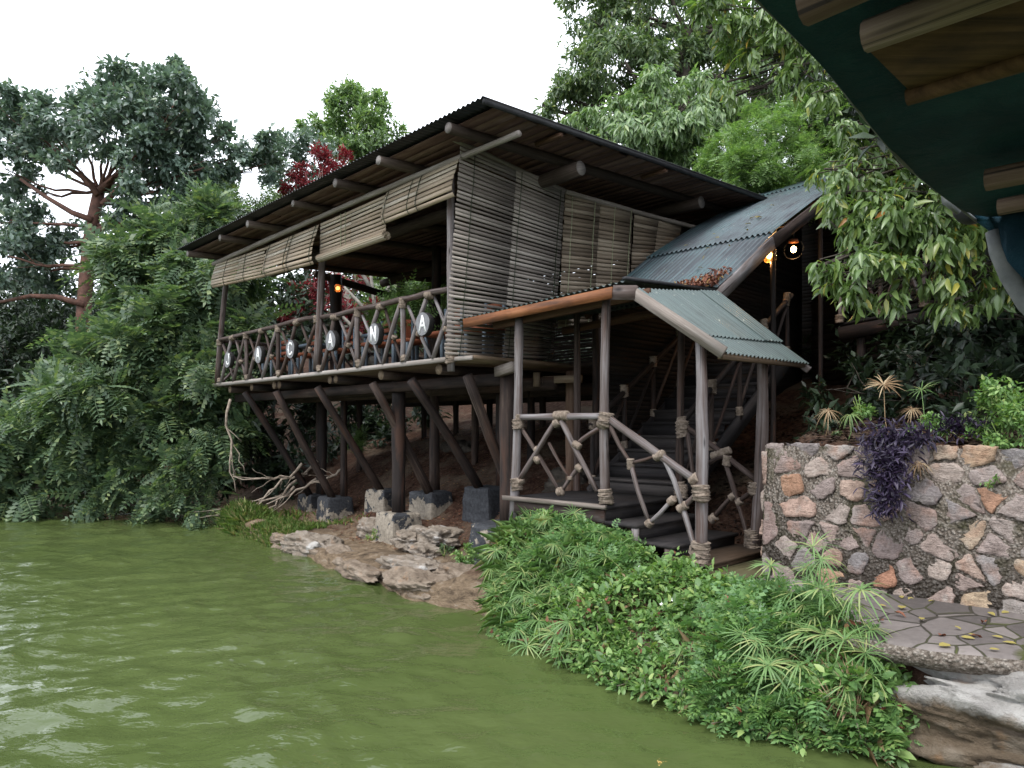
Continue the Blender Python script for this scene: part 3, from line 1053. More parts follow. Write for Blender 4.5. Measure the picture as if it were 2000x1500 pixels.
# railing
RP = [(428, 664), (480, 651), (545, 636), (600, 621), (625, 620), (655, 616), (700, 604), (745, 595), (787, 585), (845, 571), (890, 562)]
rp = [PB(x, y, -.02) for x, y in RP]
mb = MB()
rad = [.04, .038, .04, .042, .038, .042, .043, .045, .047, .046, .042]
fine, fr = [], []
for i in range(len(rp) - 1):
    for q in range(4):
        t_ = q / 4
        fine.append(rp[i] * (1 - t_) + rp[i + 1] * t_ + np.array([0, 0, random.uniform(-.007, .007)]))
        fr.append((rad[i] * (1 - t_) + rad[i + 1] * t_) * random.uniform(.95, 1.06))
fine.append(rp[-1]); fr.append(rad[-1])
mb.tube(fine, fr, 10)
railing = mb.build('railing', M['pole'], lodge, smooth=True)
ra = [ab(p)[0] for p in rp][::-1]; rz = [p[2] for p in rp][::-1]


def railz(a): return float(np.interp(a, ra, rz))


VP = [8.13, 6.75, 5.3, 3.74, 2.46, 1.19, -.1]
MP = [7.42, 6.01, 4.52, 3.16, 1.78, .52]
DZ = 3.125


def rpole(p0, p1, r, r1=None):
    MB().pole(p0, p1, r, r1, 4, .6, 8).build('rail_pole', M['pole'], railing, smooth=True)


def lash(c, axis, r, L, par, wrap=.016):
    MB().rope(c, axis + rdir(1)[0] * .12, r * random.uniform(.92, 1.08), L * random.uniform(.8, 1.25), 10, wrap).build('lashing', M['rope'], par, smooth=True)


for k in range(6):
    l, r_, m = VP[k], VP[k + 1], MP[k]
    j = lambda s=.03: random.uniform(-s, s)
    rpole(W(l - .09 + j(), -.02, DZ), W(m + .05, -.02, railz(m) - .05), .034)
    rpole(W(m - .07 + j(), -.02, DZ), W(r_ + .06, -.02, railz(r_) - .07), .034)
    rpole(W(l - .07, .035, railz(l) - .1), W(m + .04 + j(), .035, DZ + .02), .026)
    rpole(W(m - .05, .035, railz(m) - .06), W(r_ + .1 + j(), .035, DZ + .02), .026)
    lash(W(m, -.02, railz(m) - .03), A3 + Z3 * j(.2), .06, .15, railing)
    if k not in (3,):
        lash(W(l - .01, -.02, railz(l) - .06), Z3, .066, .13, railing)
    lash(W(l - .04, -.02, DZ + .05), Z3 + A3 * .3, .058, .1, railing)
    for q in (.5,):
        am = (l + m) / 2; zm = DZ + (railz(am) - DZ) * .42
        lash(W(am - .05, .0, zm), unit(-A3 + Z3 * 1.2), .045, .07, railing)
        am = (r_ + m) / 2; zm = DZ + (railz(am) - DZ) * .42
        lash(W(am - .05, .0, zm), unit(-A3 + Z3 * 1.2), .045, .07, railing)
    if k in (1, 2, 4, 5):
        rpole(W(l, -.02, DZ), W(l, -.02, railz(l)), .042)
lash(W(3.74, -.03, railz(3.74) - .04), Z3, .085, .16, railing)
lash(W(8.15, -.0, railz(8.1) - .06), Z3, .075, .16, railing)
# end railing on the far left side
mb = MB(); mb.pole(W(8.2, 0, 4.07), W(8.25, 6, 4.07), .04, .04, 12, .3)
endrail = mb.build('railing', M['pole'], lodge)
for i in range(6):
    for q0, q1 in ((i, i + .9), (i + .9, i)):
        MB().pole(W(8.2, q0 + .05, DZ), W(8.2, q1 + .05, 4.05), .03, .03, 4, .5, 7).build('rail_pole', M['pole'], endrail)

# letter discs on the railing
GLY = {
    'J': [[(.22, .5), (.5, .5)], [(.36, .5), (.36, -.25), (.28, -.42), (.1, -.46), (-.08, -.4), (-.16, -.22)]],
    'A': [[(-.32, -.5), (0, .5), (.32, -.5)], [(-.2, -.14), (.2, -.14)]],
    'C': [[(.3, .32), (.16, .46), (-.04, .5), (-.24, .36), (-.32, 0), (-.24, -.36), (-.04, -.5), (.16, -.46), (.3, -.32)]],
    'N': [[(-.28, -.5), (-.28, .5), (.28, -.5), (.28, .5)]],
}
DISC = [('J', 448, 703, 'round log sign with white letter J, the far left end of the railing row'),
        ('A', 508, 693, 'round log sign with white letter A between the J sign and the C sign'),
        ('C', 571, 682, 'round log sign with white letter C beside the middle railing post'),
        ('A', 650, 666, 'round log sign with white letter A between the C sign and the N sign'),
        ('N', 734, 653, 'round log sign with white letter N on the lakeside railing'),
        ('A', 830, 633, 'round log sign with white letter A nearest the slatted bamboo screen')]
for ch, px, py, lab in DISC:
    c = PB(px, py, -.1)
    a0 = ab(c)[0]; z0 = c[2]
    root = thing('letter_sign', lab, 'sign', c, 'letter signs along the railing')
    rr = .165
    mb = MB()
    ring = []
    for i in range(28):
        th = 2 * math.pi * i / 28
        q = rr * (1 + .035 * math.sin(3 * th + px) + .02 * math.sin(5 * th))
        ring.append((math.cos(th) * q, math.sin(th) * q * 1.05))
    def P3(u, v, b): return W(a0 - u, b, z0 + v)
    bf, bk = -.145, -.055
    V = [P3(u, v, bf + .006) for u, v in ring] + [P3(u, v, bk) for u, v in ring] + [P3(u * .97, v * .97, bf) for u, v in ring]
    n = 28
    Fs = [[i, (i + 1) % n, n + (i + 1) % n, n + i] for i in range(n)] + [[i, 2 * n + i, 2 * n + (i + 1) % n, (i + 1) % n] for i in range(n)] + [[n + i for i in range(n)]]
    mb.add(V, Fs)
    mb.build('disc', M['signbark'], root)
    mb = MB(); mb.add([P3(u * .97, v * .97, bf - .001) for u, v in ring], [list(range(n))])
    mb.build('face', M['signface'], root)
    mb = MB()
    sx, sy, th = .215, .215, .036
    for st_ in GLY[ch]:
        for (u0, v0), (u1, v1) in zip(st_[:-1], st_[1:]):
            d = unit(np.array([(u1 - u0) * sx, (v1 - v0) * sy]))
            p = np.array([u0 * sx, v0 * sy]) - d * th * .38; q_ = np.array([u1 * sx, v1 * sy]) + d * th * .38
            mb.beam(P3(p[0], p[1], bf - .004), P3(q_[0], q_[1], bf - .004), th, .005 + random.uniform(0, .002), B3, .002)
    mb.build('letter', M['white'], root)

# ------------------------------------------------------------------ bamboo blinds and screens
def lerp(p, q, t): return np.asarray(p, float) * (1 - t) + np.asarray(q, float) * t


def along(pl, s):
    pl = [np.asarray(p, float) for p in pl]
    L = [np.linalg.norm(q - p) for p, q in zip(pl[:-1], pl[1:])]
    s = s * sum(L)
    for p, q, l in zip(pl[:-1], pl[1:], L):
        if s <= l + 1e-9: return lerp(p, q, s / l)
        s -= l
    return pl[-1]


def blind(name, label, left, right, pitch, gap, mat, cords, cordmat, group, roll=None, top=None, ragged=.0, thick=.008, sagging=.006):
    """left/right: polylines from the top edge to the bottom edge."""
    base = lerp(left[0], right[0], .5)
    root = thing(name, label, 'blind' if 'blind' in name else 'screen', base, group)
    L = sum(np.linalg.norm(np.asarray(q) - np.asarray(p)) for p, q in zip(left[:-1], left[1:]))
    n = int(L / pitch)
    mb = MB()
    for i in range(n):
        s0, s1 = (i + .5) / n, (i + .6) / n
        l, r = along(left, s0), along(right, s0)
        dn = unit(along(left, s1) - l)
        dn = unit(dn + rdir(1)[0] * .035)
        x = unit(r - l)
        e0, e1 = random.uniform(-.01, .01), random.uniform(-.01, .01)
        if ragged and random.random() < ragged: e1 -= random.uniform(0, .2)
        l = l + x * e0 + dn * random.uniform(-sagging, sagging); r = r + x * e1 + dn * random.uniform(-sagging, sagging)
        nr = np.cross(x, dn)
        hh = (pitch - gap * random.uniform(.6, 1.5)) / 2
        mid = (l + r) / 2 + dn * random.uniform(-.004, .004)
        for p, q in ((l, mid), (mid, r)):
            mb.beam(p, q, hh * 2, thick, nr, .0008)
    mb.build('slats', mat, root)
    for c in cords:
        mb = MB()
        pts = []
        for i in range(13):
            s = i / 12
            l, r = along(left, s), along(right, s)
            q = along(left, min(1, s + .02)); q0 = along(left, max(0, s - .02))
            nr = unit(np.cross(unit(r - l), unit(q - q0)))
            if nr @ np.array([0, -1, 0]) < 0: nr = -nr
            pts.append(lerp(l, r, c) + nr * .014 + unit(r - l) * random.uniform(-.008, .008))
        mb.tube(pts, .0055, 5)
        mb.build('cord', cordmat, root)
    if roll:
        l, r = np.asarray(left[-1], float), np.asarray(right[-1], float)
        x = unit(r - l)
        rr = roll
        mb = MB()
        # a spiral of slats rolled up
        pts = []
        n = 46
        for i in range(n):
            th = i / n * 2 * math.pi * 3.2
            q = rr * (.25 + .75 * i / n)
            pts.append((math.cos(th) * q, math.sin(th) * q * .8))
        y = unit(np.cross(x, Z3))
        for (u0, v0), (u1, v1) in zip(pts[:-1], pts[1:]):
            e = random.uniform(-.015, .02)
            p = (l + r) / 2 + y * (u0 + u1) / 2 + Z3 * (v0 + v1) / 2
            d = unit(y * (u1 - u0) + Z3 * (v1 - v0))
            ln = max(.008, math.hypot(u1 - u0, v1 - v0) * .49)
            mb.box(p + x * e, [x, d, np.cross(x, d)], [np.linalg.norm(r - l) / 2 + .02, ln, .004])
        mb.build('roll', mat, root)
    if top is not None:
        MB().pole(top[0], top[1], top[2], top[2], 5, .3, 8).build('top_pole', M['board'], root)
    return root


GB = 'bamboo blinds hung under the front eave'


def prof(a, z0, z1, curl, b=-.25, n=8):
    """Side profile of a blind: hangs from z0 to z1; curl bellies it outwards."""
    out = []
    for i in range(n + 1):
        t_ = i / n
        out.append(W(a, b - curl * math.sin(math.pi * .5 * t_) * (1 if t_ < .85 else 1 - (t_ - .85) * 3), z0 + (z1 - z0) * t_))
    return out


blind('bamboo_blind', 'ragged pale bamboo blind at the far left end of the eave, hanging askew', prof(7.72, 5.66, 5.13, .12), prof(5.24, 5.60, 5.0, .05), .058, .005, M['bamboo'], (.25, .62), M['cord'], GB, ragged=.3)
blind('bamboo_blind', 'bamboo blind bulging outward with two dark cords, left of the middle railing post', prof(5.2, 5.6, 4.98, .14), prof(3.3, 5.62, 4.9, .16), .066, .006, M['bamboo'], (.04, .45, .52, .96), M['cord'], GB)
blind('bamboo_blind', 'half raised bamboo blind ending in a fat roll above the middle of the railing', prof(3.26, 5.62, 5.02, .0), prof(1.3, 5.66, 5.03, .0), .056, .011, M['bamboo'], (.35, .42), M['paleCord'], GB, roll=.085)
blind('bamboo_blind', 'bulging bamboo blind right under the roof corner beside the grey slatted screen', prof(1.26, 5.68, 5.17, .12), prof(-.44, 5.73, 5.2, .14), .068, .006, M['bamboo'], (.04, .4, .52), M['cord'], GB)

GS = 'slatted bamboo screens on the stair side of the lodge'
TL, TR, BL, BRr = PD(900, 284, 9.55), PD(1103, 374, 10.99), PD(868, 694, 9.5), PD(1080, 702, 10.95)
blind('slatted_screen', 'tall grey slatted bamboo screen hanging at the lodge corner, open gaps between its slats', [TL, BL], [TR, BRr], .058, .0175, M['bamboogrey'], (.12, .55, .95), M['cord'], GS, top=(PD(884, 271, 9.5), PD(1106, 374, 11.02), .035), thick=.01, sagging=.006)
blind('slatted_screen', 'brown slatted bamboo screen with four pale cords, behind the tall grey corner screen', [PD(1104, 379, 11.03), PD(1090, 640, 11.0)], [PD(1236, 407, 11.83), PD(1222, 640, 11.8)], .066, .007, M['bamboobrown'], (.1, .42, .72, .97), M['paleCord'], GS, top=(PD(1104, 374, 11.0), PD(1400, 455, 13.1), .04))
blind('slatted_screen', 'short brown bamboo screen with slanted right edge, just above the green stair roof', [PD(1240, 410, 11.9), PD(1228, 600, 11.85)], [PD(1332, 434, 12.6), PD(1300, 580, 12.5)], .07, .008, M['bamboobrown'], (), M['paleCord'], GS)

# ------------------------------------------------------------------ concrete footings
FL = ['low black footing with a white patch at the far left end, grass around it', 'squat black painted footing with peeled white corner, second from the left', 'weathered footing whose black paint has mostly peeled, behind the tall bare footing',
      'footing with black painted top band and bare grey base, under the middle brace', 'black footing beside the platform edge, up the slope behind the biggest footing', 'tall bare footing with a small black patch, in front of the others at the rocks', 'biggest footing, black with bare flaked patches, at the foot of the porch']
for k, (a, b, z, ha, hb) in enumerate(BLK):
    zb = float(gz(a, b)) - .35
    zb = min(zb, z - .45)
    bm = bmesh.new()
    bmesh.ops.create_cube(bm, size=1)
    bmesh.ops.subdivide_edges(bm, edges=list(bm.edges), cuts=11, use_grid_fill=True)
    for v in bm.verts:
        c_ = v.co * 2
        e = sorted((abs(c_.x), abs(c_.y), abs(c_.z)))
        rnd = 1 - .045 * max(0, e[1] - .8) / .2
        up_ = (c_.z + 1) / 2
        sc_ = 1.06 - .13 * up_
        v.co = Vector((c_.x * ha * sc_ * rnd, c_.y * hb * sc_ * rnd, (zb - z) * (1 - up_) - (.03 * max(0, e[1] - .8) / .2 if up_ > .9 else 0)))
        q = v.co * 5 + Vector((k * 5, 0, 0))
        v.co += Vector((mnoise.noise(q), mnoise.noise(q + Vector((9, 0, 0))), mnoise.noise(q + Vector((0, 9, 0))) * .6)) * .022
        q = q * 4
        v.co += Vector((mnoise.noise(q), mnoise.noise(q + Vector((9, 0, 0))), 0)) * .007
    me = bpy.data.meshes.new('concrete_footing')
    bm.to_mesh(me); bm.free()
    o = link('concrete_footing', me, concrete_peel(*((.26, .35), (.3, .45), (.17, .3), (.36, 1.1), (.38, .2), (.15, .3), (.25, .12))[k]), None, W(a, b, z))
    o.rotation_euler = (0, 0, ROTA + random.uniform(-.12, .12))
    tag(o, FL[k], 'footing', 'concrete footings under the lodge')

# ------------------------------------------------------------------ porch over the landing
porch = thing('stair_porch', 'small porch of lashed poles with green tin roof over the foot of the stairs', 'porch', W(-2.8, .5, .6))
for nm, p0, p1, r0, r1 in (('post', PB(1003, 1016, -.08), PB(1014, 622, -.08), .058, .055), ('post', PB(1182, 985, -.08), PB(1185, 578, -.08), .056, .05), ('post', PB(1369, 1094, -.08), PB(1369, 655, -.08), .062, .055), ('post', PB(1476, 1072, 1.1), PB(1489, 690, 1.1), .075, .06), ('post', PA(1326, 965, -2.85), PA(1331, 610, -2.85), .05, .045)):
    MB().pole(p0, p1, r0, r1, 9, .35, 12).build(nm, M['pole'], porch, smooth=True)
MB().pole(W(-1.3, 1.15, .6), W(-1.3, 1.15, 3.7), .05, .045, 9, .35, 10).build('post', M['pole'], porch, smooth=True)
mb = MB(); mb.box(W(-2.05, .55, 1.225), [A3, B3, Z3], [.8, .68, .02], .004)
mb.build('platform', M['step'], porch)  # near-black boards put the shade of the landing into its colour
MB().beam(W(-2.84, -.15, 1.23), W(-1.2, -.15, 1.23), .07, .05, Z3, .004).build('platform_edge', M['board'], porch)
MB().beam(W(-2.79, -.1, 1.12), W(-1.3, -.1, 1.12), .04, .13, Z3, .004).build('platform_beam', M['pole'], porch)
for a in (-1.85, -2.5):
    MB().pole(W(a, -.02, .2), W(a, -.02, 1.1), .05, .05, 4, .3, 8).build('platform_leg', M['board'], porch)
mb = MB()
tinsheet(mb, W(-.3, -.27, 3.56), W(-3.22, -.27, 3.675), W(-.3, 1.95, 3.8), W(-3.15, 1.95, 3.9), .085, .012, 4)
mb.build('roof_sheet', M['tin_green'], porch, smooth=True)
q00, q10 = PB(1238, 563, -.22), PA(1402, 571, -3.22)
q01, q11 = PB(1417, 689, -.14), PA(1580, 710, -4.34)
mb = MB()
cut = .74
tinsheet(mb, lerp(q00, q01, cut - .04) - Z3 * .022, lerp(q10, q11, cut - .04) - Z3 * .022, q01, q11, .078, .014, 4, ph=.7)
mb.build('roof_sheet', M['tin_green'], porch, smooth=True)
mb = MB()
for u0, u1, dz in ((0, .43, .0), (.43, .78, .006), (.76, 1, .016)):
    tinsheet(mb, lerp(q00, q10, u0) + Z3 * dz, lerp(q00, q10, u1) + Z3 * dz, lerp(lerp(q00, q01, cut), lerp(q10, q11, cut), u0) + Z3 * (dz + .004), lerp(lerp(q00, q01, cut), lerp(q10, q11, cut), u1) + Z3 * (dz + .004), .078, .012, 8)
mb.build('roof_sheet', M['tin_green'], porch, smooth=True)
f0, f1, f2 = PB(906, 632, -.26), PB(1196, 571, -.26), PB(1242, 572, -.26)
MB().beam(f0, f1, .03, .12, Z3, .004).build('fascia_board', M['orange'], porch)
MB().beam(f1 + B3 * .01, f2 + B3 * .01, .03, .15, Z3, .004).build('fascia_board', M['pole'], porch)
MB().beam(PB(1241, 574, -.25), PB(1414, 689, -.2), .035, .12, Z3, .004).build('barge_board', M['board'], porch)
MB().beam(W(-.9, -.04, 3.46), W(-3.35, -.04, 3.56), .06, .1, Z3, .004).build('roof_beam', M['brownlog'], porch)
MB().beam(W(-1.0, 1.2, 3.5), W(-3.3, 1.2, 3.6), .06, .1, Z3, .004).build('roof_beam', M['brownlog'], porch)
MB().beam(lerp(q01, q00, .05) - Z3 * .06, lerp(q11, q10, .05) - Z3 * .06, .06, .06, Z3, .004).build('eave_batten', M['tan'], porch)
MB().beam(lerp(q01, q00, .45) - Z3 * .06, lerp(q11, q10, .45) - Z3 * .06, .06, .06, Z3, .004).build('eave_batten', M['tan'], porch)
MB().beam(q10 - Z3 * .08, q11 - Z3 * .08, .04, .08, Z3, .004).build('rafter', M['pole'], porch)
MB().beam(W(-3.2, -.29, 3.7), q10 + Z3 * .03 + A3 * .05, .05, .035, Z3, .002).build('verge_cap', M['black'], porch)
# lashed railings
mb = MB(); mb.pole(PB(1014, 815, -.08), PB(1183, 813, -.08), .04, .04, 5, .4, 10)
prail = mb.build('railing', M['pole'], porch, smooth=True)
mb = MB(); mb.pole(PB(1186, 815, -.1), PB(1358, 938, -.1), .045, .042, 5, .3, 10)
srail = mb.build('railing', M['pole'], porch, smooth=True)
mb = MB(); mb.pole(PB(1330, 826, 1.12), PB(1478, 938, 1.12), .03, .035, 5, .3, 9)
brail = mb.build('railing', M['pole'], porch, smooth=True)


def rl(par, b, lst):
    for x0, y0, x1, y1, r in lst:
        MB().pole(PB(x0, y0, b), PB(x1, y1, b), r, r * .85, 4, .7, 8).build('rail_pole', M['pole'], par, smooth=True)


rl(prail, -.08, [(1010, 945, 1088, 818, .034), (1097, 822, 1166, 960, .034)])
rl(prail, -.05, [(1014, 830, 1094, 962, .026), (1072, 865, 1114, 935, .022), (1182, 832, 1124, 870, .03), (1131, 912, 1095, 962, .026)])
rl(srail, -.1, [(1192, 832, 1232, 905, .026), (1232, 905, 1268, 1020, .026), (1234, 904, 1290, 886, .022), (1293, 888, 1333, 990, .03), (1333, 990, 1359, 1078, .03), (1268, 1022, 1313, 976, .026), (1332, 992, 1366, 958, .032)])
rl(brail, 1.12, [(1342, 846, 1358, 962, .03), (1416, 902, 1462, 1056, .028), (1386, 904, 1420, 890, .03), (1392, 1012, 1430, 968, .03), (1442, 980, 1474, 958, .03)])
for par, b, lst in ((prail, -.08, [(1014, 818, 1, .1, .056, .1), (1097, 812, 0, 1, .062, .2), (1088, 826, .6, 1, .05, .09), (1049, 878, .7, 1, .045, .07), (1049, 898, .7, -1, .045, .08), (1127, 870, .6, -1, .047, .09), (1131, 914, .6, -1, .042, .07), (1094, 960, .3, 1, .05, .06), (1012, 828, 1, 0, .078, .11), (1009, 946, 1, 0, .075, .16), (1016, 940, .7, -1, .05, .09), (1113, 934, 1, 0, .036, .05)]),
                    (srail, -.1, [(1183, 818, 1, .2, .088, .14), (1178, 829, .4, -1, .07, .1), (1232, 906, 1, 0, .042, .1), (1288, 890, .3, 1, .05, .14), (1268, 1022, .8, 1, .045, .08), (1312, 978, .7, 1, .042, .07), (1333, 991, .8, 1, .05, .1), (1369, 962, 1, 0, .093, .14), (1357, 936, .6, 1, .06, .09), (1368, 1082, 1, 0, .1, .2), (1358, 1070, 1, .5, .055, .15), (1183, 970, 1, 0, .088, .16)]),
                    (brail, 1.12, [(1333, 838, 1, 0, .085, .2), (1330, 960, 1, 0, .085, .12), (1408, 885, .4, 1, .05, .2), (1420, 900, 1, .2, .05, .1), (1477, 952, 1, 0, .1, .11), (1474, 1060, 1, 0, .105, .28), (1430, 970, .7, 1, .045, .08), (1444, 980, .8, 1, .045, .08), (1393, 1012, .7, 1, .05, .08), (1462, 1054, 1, 0, .05, .2)])):
    for x, y, vz, va, r, L in lst:
        lash(PB(x, y, b), unit(Z3 * vz - A3 * va), r, L, par)

# ------------------------------------------------------------------ stairs
stair = thing('staircase', 'dark plank staircase climbing from the flagstone path under the porch', 'staircase', W(-2.8, .6, .6))
for k, (a0, a1, z, m) in enumerate(((-2.8, -3.24, 1.07, 'step'), (-3.22, -3.7, .9, 'step'), (-3.66, -4.1, .77, 'brownstep'), (-4.02, -4.5, .69, 'mossstep'))):
    mb = MB(); mb.box(W((a0 + a1) / 2, .55, z - .02), [A3, B3, Z3], [abs(a1 - a0) / 2, .67, .02], .003)
    mb.box(W(a1 + .05, .55, z - .12), [A3, B3, Z3], [.015, .64, .08], .003)
    if k == 3: mb.box(W(a1 + .03, .55, z - .13), [A3, B3, Z3], [.025, .655, .09], .003)
    mb.build('step', M[m], stair)
MB().box(W(-2.77, .55, 1.14), [A3, B3, Z3], [.015, .64, .07]).build('riser', M['step'], stair)
for a1, z in ((-3.2, .97), (-3.62, .82)):
    MB().beam(W(a1, -.09, z - .28), W(a1, -.09, z + .06), .05, .07, A3).build('step_support', M['pole'], stair)
for i in range(10):
    b0 = 1.22 + .29 * i; z = 1.25 + .19 * (i + 1)
    mb = MB(); mb.box(W(-2.2, b0 + .17, z - .02), [A3, B3, Z3], [.68, .19, .02], .003)
    mb.box(W(-2.2, b0 + .01, z - .115), [A3, B3, Z3], [.66, .012, .075], .003)
    mb.build('step', M['step'], stair)
for a in (-1.5, -2.92):
    MB().beam(W(a, 1.2, 1.2), W(a, 4.1, 3.1), .05, .22, Z3, .003).build('stringer', M['step'], stair)
    mb = MB(); mb.pole(W(a, 1.2, 2.15), W(a, 4.3, 4.15), .04, .04, 6, .3, 8)
    hr = mb.build('handrail', M['log'], stair)  # dark log wood puts the stair interior's shade into rails and balusters
    for k in range(5):
        b0 = 1.25 + .72 * k; z0 = 1.25 + .655 * (b0 - 1.2)
        MB().pole(W(a, b0, z0), W(a, b0, z0 + .95), .035, .03, 4, .4, 8).build('baluster', M['log'], hr)
        lash(W(a, b0, z0 + .9), Z3, .06, .16, hr)
        lash(W(a, b0, z0 + .12), Z3, .055, .12, hr)
        if k < 4:
            MB().pole(W(a, b0, z0 + .15), W(a, b0 + .7, z0 + 1.25), .024, .024, 4, .5, 7).build('baluster', M['log'], hr)

# ------------------------------------------------------------------ long roof over the stairs
sroof = thing('stairway_roof', 'long corrugated blue green tin roof sloping steeply down over the staircase', 'roof', W(-2, 5, 2))
PBv = [1.55, 2.4, 3.2, 4.66, 6.57, 8.2, 10.4]
PZv = [3.77, 4.28, 4.82, 5.62, 6.53, 7.18, 7.95]


def rz2(b): return float(np.interp(b, PBv, PZv))


def longsheet(b0, b1, dz, ph):
    mb = MB()
    a0, a1 = -.95, -3.14
    pitch, amp = .085, .018
    nu, rows = int(abs(a1 - a0) / pitch * 8), 14
    V, Fs, UV = [], [], []
    for j in range(rows + 1):
        b = b0 + (b1 - b0) * j / rows
        for i in range(nu + 1):
            a = a0 + (a1 - a0) * i / nu
            V.append(W(a, b, rz2(b) + dz + amp * math.sin(2 * math.pi * (a - a0) / pitch + ph) - .02 * (a < -2) * 0))
    for j in range(rows):
        for i in range(nu):
            n = nu + 1
            Fs.append([j * n + i, j * n + i + 1, (j + 1) * n + i + 1, (j + 1) * n + i])
            UV.append([((i + p) / nu * abs(a1 - a0), (b0 + (b1 - b0) * (j + q) / rows)) for p, q in ((0, 0), (1, 0), (1, 1), (0, 1))])
    mb.add(V, Fs, UV)
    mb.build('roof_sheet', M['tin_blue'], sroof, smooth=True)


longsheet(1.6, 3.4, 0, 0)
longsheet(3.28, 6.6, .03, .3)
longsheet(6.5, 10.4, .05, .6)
for b0, b1 in ((1.7, 3.2), (3.2, 4.66), (4.66, 6.57), (6.57, 10.3)):
    MB().beam(W(-3.16, b0, rz2(b0) - .1), W(-3.16, b1, rz2(b1) - .1), .035, .17, Z3, .003).build('barge_board', M['pole'], sroof)
    MB().beam(W(-1.0, b0, rz2(b0) - .09), W(-1.0, b1, rz2(b1) - .09), .04, .12, Z3, .003).build('rafter', M['brownlog'], sroof)
for b in (2.0, 2.9, 3.9, 5.0, 6.3, 7.6, 9):
    MB().beam(W(-.98, b, rz2(b) - .06), W(-3.12, b, rz2(b) - .06), .07, .05, Z3).build('batten', M['brownlog'], sroof)
for b in (1.9, 3.55, 5.2, 7.0, 9.0):
    for a in (-1.02, -2.98):
        if a < -2 and b < 2: continue
        MB().pole(W(a, b, float(gz(a, b)) - .2), W(a, b, rz2(b) - .1), .06 if a > -2 else .042, .05 if a > -2 else .035, 7, .3, 9).build('post', M['log'], sroof)
mb = MB()
for z in np.arange(1.6, 7.3, .075):
    b0 = max(2.0, float(np.interp(z + .2, PZv, PBv)))
    if b0 > 8.6: continue
    mb.beam(W(-1.08, b0, z), W(-1.08, 8.8, z), .0725, .012, A3)
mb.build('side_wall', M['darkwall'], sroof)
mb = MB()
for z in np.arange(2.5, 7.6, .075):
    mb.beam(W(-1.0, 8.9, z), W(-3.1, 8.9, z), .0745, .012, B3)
mb.build('far_block_wall', M['darkwall'], sroof)  # wall added to keep the far end dark and stop sky leaks

# ------------------------------------------------------------------ lamps
def emis(name, col, s):
    m = bpy.data.materials.new(name); m.use_nodes = True
    p = m.node_tree.nodes['Principled BSDF']
    p.inputs['Base Color'].default_value = col + (1,)
    p.inputs['Emission Color'].default_value = col + (1,)
    p.inputs['Emission Strength'].default_value = s
    return m


M['bulb'] = emis('glowing_bulb', (1, .62, .25), 15)
M['bulbdim'] = emis('dim_glowing_bulb', (1, .5, .2), 2.5)
t = NT('amber_glass')
t.done((.9, .5, .16), .25, .5)
t.p.inputs['Transmission Weight'].default_value = .9
M['amber'] = t.m
M['copper'] = plain('copper_band', (.22, .07, .03), (.36, .13, .06), 8, .45, .1)


def lamp(name, label, c, r, power, jar, wall):
    root = thing(name, label, 'lamp', c, None)
    c = np.asarray(c, float)
    MB().blob(c, r * .42, 12, 8, (1, 1, 1.2)).build('bulb', M['bulb' if power > 3 else 'bulbdim'], root, smooth=True)
    mb = MB()
    if jar:
        mb.tube([c - Z3 * r * 1.1, c - Z3 * r * .9, c + Z3 * r * .9, c + Z3 * r * 1.1], [r * .7, r, r, r * .75], 16, False)
        mb.build('glass_jar', M['amber'], root, smooth=True)
    else:
        pts = [c + (A3 * math.cos(q) + Z3 * math.sin(q)) * r * 1.5 for q in np.linspace(0, 2 * math.pi, 25)]
        mb.tube(pts, .0025, 6)
        mb.build('wire_hoop', M['black'], root)
    mb = MB(); mb.tube([c + Z3 * r * 1.0, c + Z3 * r * 1.5, c + Z3 * r * 1.55], [r * .8, r * .6, r * .15], 12)
    mb.build('cap', M['copper'], root)
    MB().tube([c + Z3 * r * 1.5, c + Z3 * r * 2.2, np.asarray(wall, float)], .012, 6).build('bracket', M['black'], root)
    l = bpy.data.lights.new('lamp_light', 'POINT'); l.energy = power; l.color = (1, .55, .22); l.shadow_soft_size = r * .4
    lo = bpy.data.objects.new('lamp_light', l); COL.objects.link(lo); lo.parent = root
    lo.location = (0, 0, -r * 1.25 if jar else -r)
    return root


c = PA(1504, 499, -2.95); lamp('jar_lamp', 'lit amber jar lamp glowing under the edge of the stair roof', c, .085, 9, True, c + Z3 * .32 + B3 * .05)
c = PA(1550, 487, -2.95); lamp('hoop_lamp', 'lit bulb in a round wire hoop, further up beneath the stair roof', c, .1, 6, False, c + Z3 * .36 + B3 * .05)
c = PD(660, 563, 17.0); lamp('wall_lamp', 'small orange lamp fixed to the thick dark deck post', c, .07, .8, True, W(8.25, 2.95, c[2] + .15))

# ------------------------------------------------------------------ raised walkway in the shade at the right
walk = thing('raised_walkway', 'dark raised timber walkway with lashed railing in the shade behind the stone wall', 'walkway', PD(1760, 840, 11))
w0, w1 = PD(1640, 652, 11.6), PD(1850, 614, 10.6)
MB().beam(w0, w1, .12, .2, Z3, .004).build('beam', M['log'], walk)  # darker log wood puts the deep shade into the beam colour
inl = unit(np.cross(Z3, w1 - w0)); inl = inl if inl[1] > 0 else -inl
mb = MB(); mb.add([w0 + Z3 * .13, w1 + Z3 * .13, w1 + inl * 3 + Z3 * .13, w0 + inl * 3 + Z3 * .13, w0 + Z3 * .17, w1 + Z3 * .17, w1 + inl * 3 + Z3 * .17, w0 + inl * 3 + Z3 * .17], [[0, 1, 2, 3], [7, 6, 5, 4], [0, 4, 5, 1], [1, 5, 6, 2], [2, 6, 7, 3], [3, 7, 4, 0]])
mb.build('deck', M['step'], walk)
